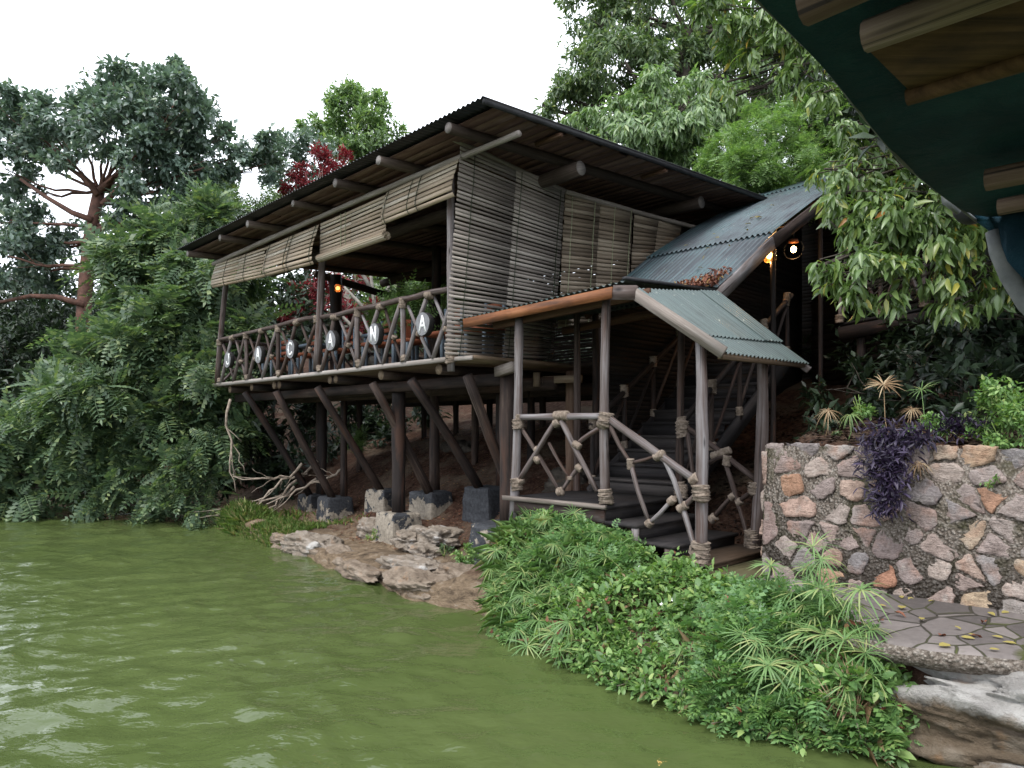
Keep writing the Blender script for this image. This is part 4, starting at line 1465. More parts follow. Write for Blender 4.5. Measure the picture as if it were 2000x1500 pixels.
for q in (.2, .73, 1.0):
    p = lerp(w0, w1, q)
    MB().pole(p - Z3 * 2.4 + inl * .1, p + Z3 * .1 + inl * .1, .075, .07, 6, .3, 10).build('post', M['log'], walk)
mb = MB(); mb.pole(w0 + Z3 * 1.05, w1 + Z3 * 1.05, .035, .035, 6, .4, 8)
wr = mb.build('railing', M['pole'], walk)
for k in range(5):
    p, q = lerp(w0, w1, k / 5), lerp(w0, w1, (k + 1) / 5)
    if k % 2: p, q = q, p
    MB().pole(p + Z3 * .18, q + Z3 * 1.02, .025, .025, 4, .5, 7).build('rail_pole', M['pole'], wr)
    MB().pole(p + Z3 * .18, p + Z3 * 1.05, .03, .03, 4, .5, 7).build('rail_pole', M['pole'], wr)
    lash(p + Z3 * .24, Z3, .07, .12, wr)
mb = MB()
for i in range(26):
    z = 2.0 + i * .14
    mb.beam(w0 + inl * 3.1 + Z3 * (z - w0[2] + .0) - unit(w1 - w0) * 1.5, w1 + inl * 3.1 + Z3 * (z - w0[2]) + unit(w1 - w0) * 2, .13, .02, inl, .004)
mb.build('light_block_wall', M['darkwall'], walk)  # boards added behind the walkway to block light and keep it dark

# ------------------------------------------------------------------ stone retaining wall
def clip_poly(P, nx, ny, c):
    out = []
    for i in range(len(P)):
        p, q = P[i], P[(i + 1) % len(P)]
        dp, dq = p[0] * nx + p[1] * ny - c, q[0] * nx + q[1] * ny - c
        if dp <= 0: out.append(p)
        if dp * dq < 0:
            t_ = dp / (dp - dq)
            out.append((p[0] + (q[0] - p[0]) * t_, p[1] + (q[1] - p[1]) * t_))
    return out


def stones(mb, s0, s1, z0, z1, mp, rh=.172, cw=.28, gap=.019, seed=1):
    r = random.Random(seed)
    sites = []
    nrow = int((z1 - z0) / rh)
    for j in range(nrow):
        s = s0 + r.uniform(-.1, .2)
        while s < s1 + .1:
            wd = cw * r.choice((.45, .7, .9, 1.1, 1.4)) * r.uniform(.85, 1.15)
            sites.append((s + wd / 2, z0 + (j + .5) * (z1 - z0) / nrow + r.uniform(-.085, .085)))
            s += wd
    for k, (sx, sz) in enumerate(sites):
        P = [(s0, z0), (s1, z0), (s1, z1 + .05 * math.sin(sx * 5)), (s0, z1)]
        for m, (tx, tz) in enumerate(sites):
            if m == k or abs(tx - sx) > 1.1 or abs(tz - sz) > .7: continue
            P = clip_poly(P, tx - sx, tz - sz, ((tx * tx + tz * tz) - (sx * sx + sz * sz)) / 2)
            if len(P) < 3: break
        if len(P) < 3: continue
        cx = sum(p[0] for p in P) / len(P); cz = sum(p[1] for p in P) / len(P)
        area = abs(sum(P[i][0] * P[(i + 1) % len(P)][1] - P[(i + 1) % len(P)][0] * P[i][1] for i in range(len(P)))) / 2
        if area < .006: continue
        # resample the outline, round it and roughen it
        n = 26
        per = [(P[i], P[(i + 1) % len(P)]) for i in range(len(P))]
        Ls = [math.dist(*e) for e in per]; tot = sum(Ls)
        ring = []
        for q in range(n):
            d = q / n * tot
            for e, l in zip(per, Ls):
                if d <= l: ring.append((e[0][0] + (e[1][0] - e[0][0]) * d / l, e[0][1] + (e[1][1] - e[0][1]) * d / l)); break
                d -= l
        ring = [((ring[q - 1][0] + 6 * ring[q][0] + ring[(q + 1) % n][0]) / 8, (ring[q - 1][1] + 6 * ring[q][1] + ring[(q + 1) % n][1]) / 8) for q in range(n)]
        size = math.sqrt(area)
        g = gap * r.uniform(.6, 2.4)
        ring = [(cx + (x - cx) * (1 - g / size) + r.uniform(-.009, .009), cz + (z - cz) * (1 - g / size * 1.1) + r.uniform(-.009, .009)) for x, z in ring]
        prot = r.uniform(.012, .034); tx_, tz_ = r.uniform(-.16, .16), r.uniform(-.16, .16)
        V = []
        for sc, dp in ((1, -.03), (1, prot * .55), (.94, prot * .93), (.7, prot * 1.0)):
            for x, z in ring:
                V.append(mp(cx + (x - cx) * sc, cz + (z - cz) * sc, dp + ((x - cx) * tx_ + (z - cz) * tz_) * (1 if dp > 0 else 0) + (r.uniform(-.006, .006) if dp > 0 else 0)))
        V.append(mp(cx, cz, prot * 1.05))
        Fs = []
        for l in range(3):
            for q in range(n):
                Fs.append([l * n + q, l * n + (q + 1) % n, (l + 1) * n + (q + 1) % n, (l + 1) * n + q])
        for q in range(n): Fs.append([3 * n + q, 3 * n + (q + 1) % n, 4 * n])
        mb.add(V, Fs)


wall = thing('stone_wall', 'retaining wall of rough pink, orange and grey stones beside the flagstone path', 'wall', W(-7, .3, .6))
mb = MB()
stones(mb, 0, 6.2, .58, 1.97, lambda s, z, d: W(-4.46 - s, .27 + (z - .6) * .06 - d, z))
stones(mb, .0, 2.6, .58, 1.93, lambda s, z, d: W(-4.43 + d - (z - .6) * .03, .3 + s, z), seed=5, gap=.03)
mb.build('stones', M['stones'], wall, smooth=True)
mb = MB()
mb.box(W(-7.56, .468, 1.25), [A3, unit(B3 - Z3 * .06), unit(Z3 + B3 * .06)], [3.1, .17, .68])
mb.box(W(-4.63, 1.6, 1.23), [A3, B3, Z3], [.15, 1.28, .68])
mb.build('mortar', M['mortar'], wall)

# flagstone path
pa = np.linspace(-4.36, -16, 150)
EA = np.array([-16, -8, -7.4, -6.84, -6.3, -5.8, -5.2, -4.6, -4.3]); EB = np.array([-1.05, -.92, -.9, -1.0, -1.22, -1.25, -1.1, -.85, -.7])
rpth = np.random.default_rng(5)
be = np.interp(pa, EA, EB) + rpth.normal(size=len(pa)) * .012
tv = np.concatenate([np.linspace(1, 0, 22)])
rows = []
for k, (a, b) in enumerate(zip(pa, be)):
    bb = b + (.3 - b) * tv[::-1]
    col = [W(a, b + .09, .5), W(a, b + .0, .55), W(a, b - .012, .6), W(a, b + .012, .645)] + [W(a, x, .655 + .008 * math.sin(a * 3 + x * 5) + .012 * (x > .2)) for x in bb[1:]]
    rows.append(col)
V = np.array(rows).reshape(-1, 3); n = len(rows[0])
i = np.arange(len(rows) - 1)[:, None] * n + np.arange(n - 1)[None, :]
q = np.stack([i, i + 1, i + n + 1, i + n], -1).reshape(-1, 4)
mi = np.where((np.arange(len(q)) % (n - 1)) < 3, 1, 0)
me = npmesh('path', V, q.ravel(), np.arange(len(q)) * 4, np.full(len(q), 4), True, mi)
o = link('path', me, [M['flag'], M['mortar']])
o['kind'] = 'structure'

# ------------------------------------------------------------------ rocks along the shore
GR = 'rocks along the shore'
rockmesh('boulder', 'broad white and brown rock dipping into the water below the flagstone path', 'rock', W(-7.3, -.9, .22), (1.38, .36, .34), ROTA, 3, M['rockbig'], 6, .42, GR, strata=.3)
rockmesh('boulder', 'second brown rock at the far right waterline, under the white topped rock', 'rock', W(-8.0, -1.02, -.05), (1.3, .36, .25), ROTA, 8, M['rockbig'], 6, .42, GR, strata=.3)
RK = [(3.35, -.42, .12, .62, .24, .2, 'rockwhite', 'ledge rock with a bright white patch at the waterline, below the second footing'),
      (2.3, -.45, .03, .7, .26, .15, 'rock', 'brown layered ledge running into the water, next to the white patched ledge'),
      (4.2, -.35, .08, .4, .22, .15, 'rock', 'low brown rock at the end of the grassy bank'),
      (1.35, .22, .38, .26, .2, .14, 'rockwhite', 'pale cracked rock directly right of the tall bare footing'),
      (.85, .38, .46, .4, .25, .15, 'rockwhite', 'flat stacked limestone slab below the black footing by the porch'),
      (.7, .05, .25, .3, .2, .13, 'rockwhite', 'rounded pale stone wedged under the stacked slab'),
      (.25, -.55, .2, .5, .2, .15, 'rockwhite', 'long pale rock slanting to the water in front of the biggest footing'),
      (1.2, -.75, .02, .75, .22, .13, 'rock', 'dark rock shelf at the water, under the long pale rock'),
      (-.35, -.85, .1, .55, .25, .16, 'rock', 'ochre brown rock at the waterline touching the green creeper'),
      (-.75, -.55, .22, .35, .22, .14, 'rock', 'orange stained rock between the biggest footing and the creeper'),
      (2.9, .6, .35, .3, .22, .18, 'rockwhite', 'pale boulder between the second footing and the tall bare footing'),
      (.1, 2.6, 1.15, .38, .3, .28, 'rockdark', 'grey boulder up the slope in the shade under the lodge'),
      (-.25, 2.2, .85, .3, .25, .24, 'rockdark', 'brown boulder below the grey one in the shade under the lodge'),
      (4.6, 4.2, 1.4, .6, .4, .4, 'rockdark', 'big dark boulder far back between the stilts')]
for k, (a, b, z, sx, sy, sz, m, lab) in enumerate(RK):
    rockmesh('boulder', lab, 'rock', W(a, b, z), (sx, sy, sz), ROTA + random.uniform(-.2, .2), 20 + k, M[m], 5, .45, GR, random.uniform(-.12, .12), strata=.2)

# ------------------------------------------------------------------ green creeper over the bank
MA = np.array([-6.35, -6.2, -6.05, -5.8, -5.2, -4.6, -4.2, -3.5, -2.8, -2.0, -1.3, -.95, -.75])
MBT = np.array([-1.15, -1.05, -1.05, -1.0, -.95, -.75, -.42, -.28, -.22, -.15, -.16, -.3, -.5])
MZT = np.array([.0, .22, .46, .66, .72, .72, .7, .76, .92, 1.0, .85, .3, .05])


def mound_pt(a, t):
    a = a - 1.15 * (1 - np.clip(t, 0, 1)) * np.clip((a + 2.7) / 1.8, 0, 1)
    b0 = shore(a) - .3; b1 = np.interp(a, MA, MBT); zt = np.interp(a, MA, MZT)
    bul = .17 * np.sin(a * 3.1) + .12 * np.sin(a * 7.3 + 1)
    b = b0 + (b1 - b0) * t - bul * np.sin(np.pi * t) * .7
    z = -.02 + zt * t ** .75 + .09 * np.sin(a * 5.1 + t * 4) * np.sin(np.pi * t) + .05 * np.sin(a * 11 + t * 9) * np.sin(np.pi * t)
    return WN(a, b, z)


ga = np.linspace(-6.3, -1.2, 90); gt = np.linspace(0, 1, 16)
G = np.stack([mound_pt(ga, np.full_like(ga, t_)) for t_ in gt], 1)


def mound_hit(px, py):
    """The mound point that lies nearest to the line of sight through a pixel."""
    d = unit(ray(px, py))
    rel = G.reshape(-1, 3) - np.array([0, 0, H])
    pr = rel @ d
    off = np.linalg.norm(rel - pr[:, None] * d, axis=1)
    return G.reshape(-1, 3)[np.argmin(off + pr * .004)]


# bare roots and earth under the creeper
aa = np.linspace(-6.3, -1.3, 120); tt_ = np.linspace(0, 1.0, 20)
V = np.stack([mound_pt(aa, np.full_like(aa, t_)) for t_ in tt_], 1)
V = V + B3 * .13 - Z3 * .07
V = V.reshape(-1, 3)
i = np.arange(len(aa) - 1)[:, None] * 20 + np.arange(19)[None, :]
q = np.stack([i, i + 20, i + 21, i + 1], -1).reshape(-1, 4)
o = link('bank', npmesh('bank', V, q.ravel(), np.arange(len(q)) * 4, np.full(len(q), 4), True), M['soil'])
o['kind'] = 'structure'

n = 6200
a_ = rng.uniform(-6.2, -1.5, n); t_ = rng.uniform(.0, 1.06, n) ** .9
P = mound_pt(a_, np.clip(t_, 0, 1.04)) + rng.normal(size=(n, 3)) * .035
lump = np.sin(a_ * 6.3 + 2 * np.sin(t_ * 5)) * np.sin(t_ * 9 + a_ * 2.7) + .7 * np.sin(a_ * 13.7 + t_ * 17)
P = P + (Z3 * .7 - B3 * .7) * (lump * .075)[:, None]
O = unit(-B3 * .55 + Z3 * .75 + rdir(n) * .35)
pat = np.sin(a_ * 2.3 + 1) + .6 * np.sin(t_ * 6 + a_ * 3) + rng.normal(size=n) * .3
thin = (np.sin(a_ * 4.2 + 3 * t_) + np.sin(a_ * 9 + t_ * 5 + 2)) > -.95
thin &= rng.uniform(size=n) < np.interp(a_, [-2.6, -1.9], [1, .45])
fine_ = (pat > .25) & thin
broad = (pat <= .25) & thin
FRC = frond_t(4, .55, .25, .55)
LF = leaf_t(.55, .15, .06); LS = leaf_t(.6, .1, .06)
parts = [rosettes(P[broad][::2], O[broad][::2], LF, 7, .078, .2, 1.0, .8, .5) + (0,), rosettes(P[broad][1::2], O[broad][1::2], LF, 9, .05, .15, 1.0, .8, .5) + (0,),
         rosettes(P[fine_][::2], O[fine_][::2], FRC, 5, .12, .15, 1.0, .8, .4) + (1,), rosettes(P[fine_][1::2], O[fine_][1::2], FRC, 5, .105, .2, 1.0, .8, .4) + (0,)]
dl = rng.choice(n, 420, replace=False)
parts.append(rosettes(P[dl], O[dl], LF, 2, .07, .5, 1.0, .8, .5) + (2,))
bl_ = rng.choice(np.where(broad)[0], 260, replace=False)
parts.append(rosettes(P[bl_], O[bl_], leaf_t(.62, .2, .06), 4, .105, .3, .9, .8, .5) + (0,))
# hanging strands over the water
hn = 70
hp, ho = [], []
mbs = MB()
for k in range(hn):
    a0 = random.uniform(-6.1, -1.1)
    p = mound_pt(np.array([a0]), np.array([random.uniform(.1, .5)]))[0] - B3 * .08
    L = random.uniform(.15, .45)
    dirx = -B3 * random.uniform(.1, .6) + A3 * random.uniform(-.5, .5) - Z3 * .6
    pts = [p + dirx * L * s_ - Z3 * .25 * L * s_ * s_ for s_ in np.linspace(0, 1, 6)]
    pts = [np.array([q_[0], q_[1], max(q_[2], .03)]) for q_ in pts]
    mbs.tube(pts, .003, 4)
    for q_ in pts:
        for _ in range(2): hp.append(q_); ho.append(-B3 * .4 + Z3 * .4)
parts.append(rosettes(np.array(hp), unit(np.array(ho)), LF, 3, .062, .3, 1.0, .8, .4) + (0,))
creeper = leafobj('bank_creeper', parts, [M['l_creep'], M['l_creep2'], M['l_litter']])
tag(creeper, 'dense green creeper and small leafy plants spilling down the bank to the water', 'creeper', kind='stuff')
mbs.build('creeper_vines', M['dry'])
bpy.data.objects['creeper_vines']['kind'] = 'stuff'
bpy.data.objects['creeper_vines']['label'] = 'thin bare vine stems trailing over the water'
bpy.data.objects['creeper_vines']['category'] = 'vines'
# grassy blades and dead stuff hanging in the gaps
n = 1500
a_ = rng.uniform(-6.2, -1.4, n); t_ = rng.uniform(.05, .95, n)
P = mound_pt(a_, t_) + B3 * .03
X = unit(-B3 * .5 - Z3 * rng.uniform(.2, 1, (n, 1)) + rdir(n) * .5)
BL = leaf4(.05, .25)
g2 = leafobj('dead_grass', [scatter(BL, P, X, unit(rdir(n)), rng.uniform(.1, .3, n)) + (0,)], M['l_dry'])
tag(g2, 'dead brown blades hanging among the creeper on the bank', 'dead grass', kind='stuff')

# long green blades among the sedge at the left end of the bank
n = 900
a_ = rng.uniform(-2.9, -1.35, n); t_ = rng.uniform(.05, 1.0, n)
P = mound_pt(a_, t_) - B3 * .02
X = unit(-B3 * .5 + Z3 * .35 + rdir(n) * .8)
g3 = leafobj('long_grass', [scatter(leaf4(.04, .35), P, X, unit(Z3 + rdir(n) * .3), rng.uniform(.16, .34, n))], M['l_sedge'])
tag(g3, 'long pale green grass blades at the left end of the overgrown bank', 'grass', kind='stuff')

# small white flowers
for px, py in ((1318, 1176), (1304, 1186), (1335, 1210), (1392, 1205), (1363, 1252), (1403, 1266), (1262, 1106), (1558, 1413), (1597, 1416), (1595, 1424), (1548, 1360), (1735, 1388), (1523, 1256), (1686, 1266)):
    p = mound_hit(px, py) - B3 * .09 + Z3 * .03
    r_ = thing('white_flower', 'tiny white flower dotted among the creeper leaves on the bank', 'flower', p, 'white flowers in the creeper')
    P = np.repeat(p[None], 6, 0); th = np.arange(6) * 1.047
    X = unit(np.stack([np.cos(th), np.sin(th) * .5 - .3, np.sin(th)], -1))
    leafobj('petals', [scatter(leaf4(.6, .05), P, X, np.repeat([[.0, -1, .4]], 6, 0), .019)], M['flower'], r_)

# umbrella sedge
UT = [umbel_t(20 + 2 * k, 40 + k, .04 + .008 * (k % 3), .4 + .2 * (k % 4)) for k in range(6)]


def sedge(p, foot, size, dry=False, label=None, group=None, name='umbrella_sedge', tiltv=None):
    root = thing(name, label, 'sedge', foot, group)
    mb = MB()
    mid = (p + foot) / 2 + rdir(1)[0] * .03
    mb.tube([foot, mid, p], [.005, .004, .003], 5)
    mb.build('stem', M['l_dry'] if dry else M['l_sedge'], root)
    tilt = unit(np.array([0, -.35, 1.]) + rdir(1)[0] * .35) if tiltv is None else unit(tiltv)
    x = unit(np.cross(tilt, rdir(1)[0]))
    leafobj('umbel', [scatter(UT[random.randrange(6)], p[None], x[None], tilt[None], size)], M['l_dry'] if dry else M['l_sedge'], root)


SB1 = 'green umbrella sedge sprouting from the bank creeper between water and stairs'
SB2 = 'green umbrella sedge on the bank edge by the flagstone path'
UM = [(1037, 1013), (1120, 1003), (1070, 1050), (1135, 1068), (1160, 1040), (1215, 1062), (1062, 1098), (1078, 1145), (1104, 1165), (1020, 1095), (1013, 1145), (1052, 1213), (1030, 1262), (1092, 1272), (1090, 1120), (1135, 1110), (1000, 1180), (1150, 1075), (1035, 1075), (1275, 1118), (1350, 1172), (1388, 1165), (1440, 1196), (1448, 1240), (1010, 1230), (1110, 1215), (1185, 1090), (1335, 1270), (1065, 1180), (1130, 1150), (1000, 1115),
      (1060, 1130), (1100, 1085), (1045, 1165), (1085, 1240)]
UM2 = [(1480, 1252), (1505, 1105), (1588, 1068), (1605, 1092), (1550, 1160), (1602, 1150), (1682, 1152), (1575, 1236), (1527, 1268), (1625, 1195), (1636, 1308), (1703, 1318), (1590, 1203), (1530, 1330), (1650, 1250), (1545, 1200), (1660, 1180), (1610, 1240), (1500, 1300), (1570, 1180), (1625, 1160), (1690, 1275), (1700, 1230), (1580, 1110), (1650, 1340), (1560, 1300)]
for k, (px, py) in enumerate(UM + UM2):
    m = mound_hit(px, py)
    dist = np.linalg.norm(m - np.array([0, 0, H]))
    d = unit(ray(px, py))
    p = np.array([0, 0, H]) + d * ((m - np.array([0, 0, H])) @ d - random.uniform(.14, .32))
    foot = m + B3 * .1 - Z3 * random.uniform(.12, .3)
    if p[2] < foot[2] + .1: foot[2] = p[2] - .15
    right = k >= len(UM)
    sedge(p, foot, random.uniform(.18, .26) if right else random.uniform(.18, .26), False, SB2 if right else SB1, 'umbrella sedges on the bank')
for k in range(46):
    a0 = random.uniform(-3.0, -1.35); t0 = random.uniform(.1, 1.0)
    m = mound_pt(np.array([a0]), np.array([t0]))[0]
    p = m - B3 * random.uniform(.08, .2) + Z3 * random.uniform(.04, .16)
    sedge(p, m + B3 * .08 - Z3 * .15, random.uniform(.14, .24), False, SB1, 'umbrella sedges on the bank')
for px, py in ((1652, 1290), (1665, 1340), (1420, 1340), (1668, 1400), (1600, 1330), (1640, 1385)):
    m = mound_hit(px, py)
    sedge(m - B3 * .08 + Z3 * .05, m + B3 * .1 - Z3 * .15, .17, True, 'withered straw coloured sedge head among the creeper by the water', 'withered sedges on the bank', 'withered_sedge', np.array([-.1, -.8, -.3]))

# plants on top of the wall
for px, py, b, s_, dry, lab in ((1726, 752, .75, .2, 1, 'large withered sedge head standing above the purple plant on the wall'), (1618, 803, .8, .16, 1, 'withered sedge leaning left over the wall top, nearest the stairs'), (1800, 762, .9, .18, 0, 'half green sedge with pointed blades to the right of the large withered sedge head'), (1782, 800, .9, .13, 1, 'drooping dry sedge between the two tall sedges on the wall top'),
                                (1662, 810, .7, .15, 0, 'green sedge sprig left of the purple plant on the wall top'), (1850, 845, .6, .16, 0, 'low green sedge tuft right of the purple plant on the wall'), (1795, 905, .22, .13, 1, 'dry straw sedge hanging over the stones beside the purple plant'), (1720, 835, .6, .1, 0, 'upright bright green sedge shoot behind the purple plant')):
    p = PB(px, py, b)
    f = W(ab(p)[0] + random.uniform(-.1, .1), max(b, .4), 1.9)
    if p[2] < 1.95: f = p + B3 * .12 - Z3 * .02
    sedge(p, f, s_, bool(dry), lab, 'plants on the stone wall')
pp = []
for (cx, cy, rx, ry, b, n) in ((1740, 860, 45, 25, .32, 130), (1738, 905, 36, 30, .2, 130), (1735, 950, 28, 30, .17, 90), (1735, 985, 20, 18, .15, 45), (1790, 855, 30, 14, .35, 50)):
    for _ in range(n):
        p = PB(cx + random.gauss(0, rx * .55), cy + random.gauss(0, ry * .55), b - random.uniform(0, .1)); pp.append(p)
pp = np.array(pp)
root = thing('purple_plant', 'dark purple trailing plant hanging down over the stones of the wall', 'plant', PB(1740, 850, .4))
leafobj('leaves', [rosettes(pp, unit(np.repeat([-B3 * .6 + Z3 * .2], len(pp), 0) + rdir(len(pp)) * .4), leaf_t(.24, .2, .04), 4, .085, .25, 1.0, .6, .3)], M['l_purple'], root)
root = thing('purple_plant', 'small purple plant on the wall top near the right edge, among green weeds', 'plant', PB(1870, 835, .6))
pp = np.array([PB(1868 + random.gauss(0, 28), 838 + random.gauss(0, 10), .55) for _ in range(70)])
leafobj('leaves', [rosettes(pp, unit(np.repeat([Z3], 70, 0)), leaf_t(.24, .2, .04), 4, .08, .1, 1.0, .6, .3)], M['l_purple'], root)


def weed(px, py, b, r, n, mat, label, size=.045, T=None, name='weed', group=None, cat='plant', k=6, z=None, droop=.1):
    c = PB(px, py, b)
    root = thing(name, label, cat, c - Z3 * r * .6, group)
    mb = MB()
    for i in range(7):
        limb(mb, c - Z3 * r * .9, c + rdir(1)[0] * r * .7, .006, .003, .05, 4, 4)
    mb.build('stems', M['l_grass'] if mat is not M['l_purple'] else M['l_purple'], root)
    P, O = shoots_in([(c[0], c[1], c[2], r, r, r * .75)], n, .5)
    leafobj('leaves', [rosettes(P, O, T or LF, k, size, droop, 1.0, .8, .4)], mat, root)


GWT = 'plants on the stone wall'
weed(1800, 840, .6, .16, 420, M['l_creep'], 'bright green bushy weed right of the purple plant on the wall', .035, group=GWT)
weed(1680, 790, .8, .14, 260, M['l_creep'], 'small leafy weed behind the wall, left of the big withered sedge', .04, group=GWT)
weed(1970, 840, .5, .22, 420, M['l_creep'], 'leafy green weed on the wall top at the right edge of view', .045, group=GWT)
weed(1960, 770, .7, .17, 300, M['l_creep'], 'tall weed with rounded leaves above the wall at the right edge', .05, group=GWT)
weed(1910, 830, .7, .15, 350, M['l_mid'], 'dull green weed between the small purple plant and the right edge weeds', .04, group=GWT)
weed(1990, 790, .9, .25, 300, M['l_creep'], 'large soft green weed clump in the far right corner of the wall top', .05, group=GWT)
weed(915, 1085, -.28, .15, 600, M['l_creep'], 'round bright green weed at the foot of the biggest footing', .04)
weed(868, 1075, -.15, .1, 380, M['l_bush'], 'small dull weed in the rock crack left of the round bright weed', .035)
weed(605, 1035, .35, .12, 300, M['l_grass'], 'tiny green weed beside the second footing', .04)
weed(725, 1045, .1, .1, 300, M['l_grass'], 'tiny green weed left of the tall bare footing', .035)
weed(690, 860, 3.0, .35, 90, M['l_creep'], 'green fern like plant in the shade between the leaning braces', .12, frond_t(6, .3, .4), k=4)
weed(260, 965, -.9, .3, 90, M['l_bright'], 'pale green young sprig overhanging the water under the dark bush', .2, frond_t(6, .3, .4), k=4)
weed(1620, 855, 1.0, .1, 200, M['l_mid'], 'small creeping weed at the left end of the wall top', .03, group=GWT)
weed(1930, 940, .24, .06, 300, M['l_creep'], 'tiny plant rooted between the wall stones near the right edge', .025, group=GWT)

# grass on the bank at the left end of the lodge
n = 9000
a_ = rng.uniform(3.9, 7.7, n); b_ = shore(a_) + np.abs(rng.normal(size=n)) * .55 - .06
keep = (np.sin(a_ * 3) + np.sin(b_ * 7 + a_ * 2) > -1.1) & (b_ < 1.5)
for A_, B_, Z_, ha, hb in BLK: keep &= ~((np.abs(a_ - A_) < ha) & (np.abs(b_ - B_) < hb))
a_, b_ = a_[keep], b_[keep]; n = len(a_)
P = WN(a_, b_, gz(a_, b_) - .01)
X = unit(Z3 * .8 + rdir(n) * .55 - B3 * .2)
g = leafobj('bank_grass', [scatter(leaf4(.035, .4), P, X, unit(rdir(n)), rng.uniform(.08, .27, n) * (.55 + .5 * (a_ > 6.4)))], M['l_grass'])
tag(g, 'tufts of green grass on the bank under the left end of the lodge', 'grass', kind='stuff')
# litter and pine straw on the slope
n = 9000
a_ = rng.uniform(-.6, 8, n); b_ = rng.uniform(.2, 6, n)
P = WN(a_, b_, gz(a_, b_) + .012)
X = unit(rdir(n) * np.array([1, 1, .15]))
g = leafobj('leaf_litter', [scatter(leaf4(.3, .1), P, X, unit(Z3 + rdir(n) * .3), rng.uniform(.03, .09, n))], M['l_litter'])
tag(g, 'dry leaf litter covering the slope under the lodge', 'litter', kind='stuff')
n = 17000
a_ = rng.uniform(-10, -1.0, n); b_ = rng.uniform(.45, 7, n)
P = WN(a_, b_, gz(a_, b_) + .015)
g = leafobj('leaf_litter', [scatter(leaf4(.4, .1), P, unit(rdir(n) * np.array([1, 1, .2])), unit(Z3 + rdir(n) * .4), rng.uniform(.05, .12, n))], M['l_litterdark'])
tag(g, 'dark leaves added to deepen the shade on the ground behind the stone wall', 'litter', kind='stuff')
# pile of leaves in the roof valley
n = 520
u = rng.uniform(0, 1, n); v = rng.uniform(0, 1, n) ** 1.6
bb = 1.75 + v * (.52 * (1 - .55 * np.abs(u - .25))) ; aa_ = -3.06 + u * .78
keep = v < 1.05 - u * .75
bb, aa_ = bb[keep], aa_[keep]; n = len(bb)
P = WN(aa_, bb, np.interp(bb, PBv, PZv) + .03 + rng.uniform(0, .06, n))
g = leafobj('leaf_pile', [scatter(leaf_t(.45, .25, .1), P, unit(rdir(n)), unit(Z3 + rdir(n) * .7 - B3 * .4), rng.uniform(.05, .1, n))], M['l_litter'])
tag(g, 'heap of red brown fallen leaves caught in the valley of the stair roof', 'leaf pile', kind='stuff')
for k in range(16):
    a0, b0 = random.uniform(-3.0, -1.6), random.uniform(2.3, 5.0)
    p = W(a0, b0, rz2(b0) + .045)
    o = leafobj('fallen_leaf', [scatter(leaf_t(.4, .2, .08), p[None], unit(rdir(1) * np.array([1, 1, .3]) - B3 * .3), unit(Z3 + rdir(1) * .2 - B3 * .5), random.uniform(.07, .12))], M['l_yellow'], None, p)
    tag(o, 'pale yellow fallen leaf lying on the steep stair roof', 'leaf', 'leaves on the stair roof')
for px, py in ((1760, 1188), (1715, 1180), (1865, 1222), (1876, 1243), (1930, 1195), (1970, 1194), (1855, 1258), (1960, 1246), (1986, 1257), (1932, 1267), (1780, 1166), (1822, 1172), (1760, 1163), (1890, 1238), (1800, 1210)):
    p = PZ(px, py, .675)
    o = leafobj('fallen_leaf', [scatter(leaf_t(random.uniform(.5, .8), .06, random.uniform(.01, .06)), p[None], unit(rdir(1) * np.array([1, 1, .05])), unit(Z3 + rdir(1) * .2), random.uniform(.055, .095))], M['l_yellow'], None, p)
    tag(o, 'yellow fallen leaf lying on the flagstone path', 'leaf', 'yellow leaves on the path')
for px, py in ((1726, 1212), (1896, 1241), (1835, 1241), (1745, 1195), (1925, 1215)):
    p = PZ(px, py, .675)
    o = leafobj('fallen_leaf', [scatter(leaf_t(.45, .3, .12), p[None], unit(rdir(1) * np.array([1, 1, .1])), unit(Z3 + rdir(1) * .2), random.uniform(.07, .11))], M['l_litter'], None, p)
    tag(o, 'curled brown fallen leaf lying on the flagstone path', 'leaf', 'brown leaves on the path')

# dead branches at the left end
GDB = 'dead branches heaped at the water beside the lodge'
DBR = [((620, 900), (400, 1046), 'long dead branch dipping into the water left of the grass'), ((600, 925), (455, 930), 'pale dead branch lying across the heap, tip pointing left'), ((575, 950), (470, 1035), 'dead branch leaning down behind the grass'), ((618, 935), (520, 985), 'short thick dead branch against the left footing'),
       ((500, 985), (440, 1000), 'thin crooked dead twig at the bottom of the branch heap'), ((590, 905), (480, 990), 'grey dead branch in the middle of the heap'), ((450, 780), (460, 960), 'slender pale dead stem standing upright under the deck corner'), ((672, 915), (605, 945), 'bleached stick behind the leaning braces')]
for k, ((x0, y0), (x1, y1), lab) in enumerate(DBR):
    d0, d1 = 16.4 - .1 * k, 15.6
    p0, p1 = PD(x0, y0, d0), PD(x1, y1, d1)
    mb = MB()
    pts = limb(mb, p0, p1, .035, .012, .08, 8, 6, .12)
    for j in range(4):
        q = pts[2 + j]
        limb(mb, q, q + unit(p1 - p0) * random.uniform(.3, .7) + rdir(1)[0] * .35, .013, .004, .05, 5, 5, .15)
    o = mb.build('dead_branch', M['dry'], None, p0, True)
    tag(o, lab, 'branch', GDB)

# ------------------------------------------------------------------ trees and shrubs
L4 = leaf4(.42, .1)
L4s = leaf4(.28, .15)
FR = frond_t(7, .6, .4, .34)
FR2 = frond_t(5, .36, .25, .4)

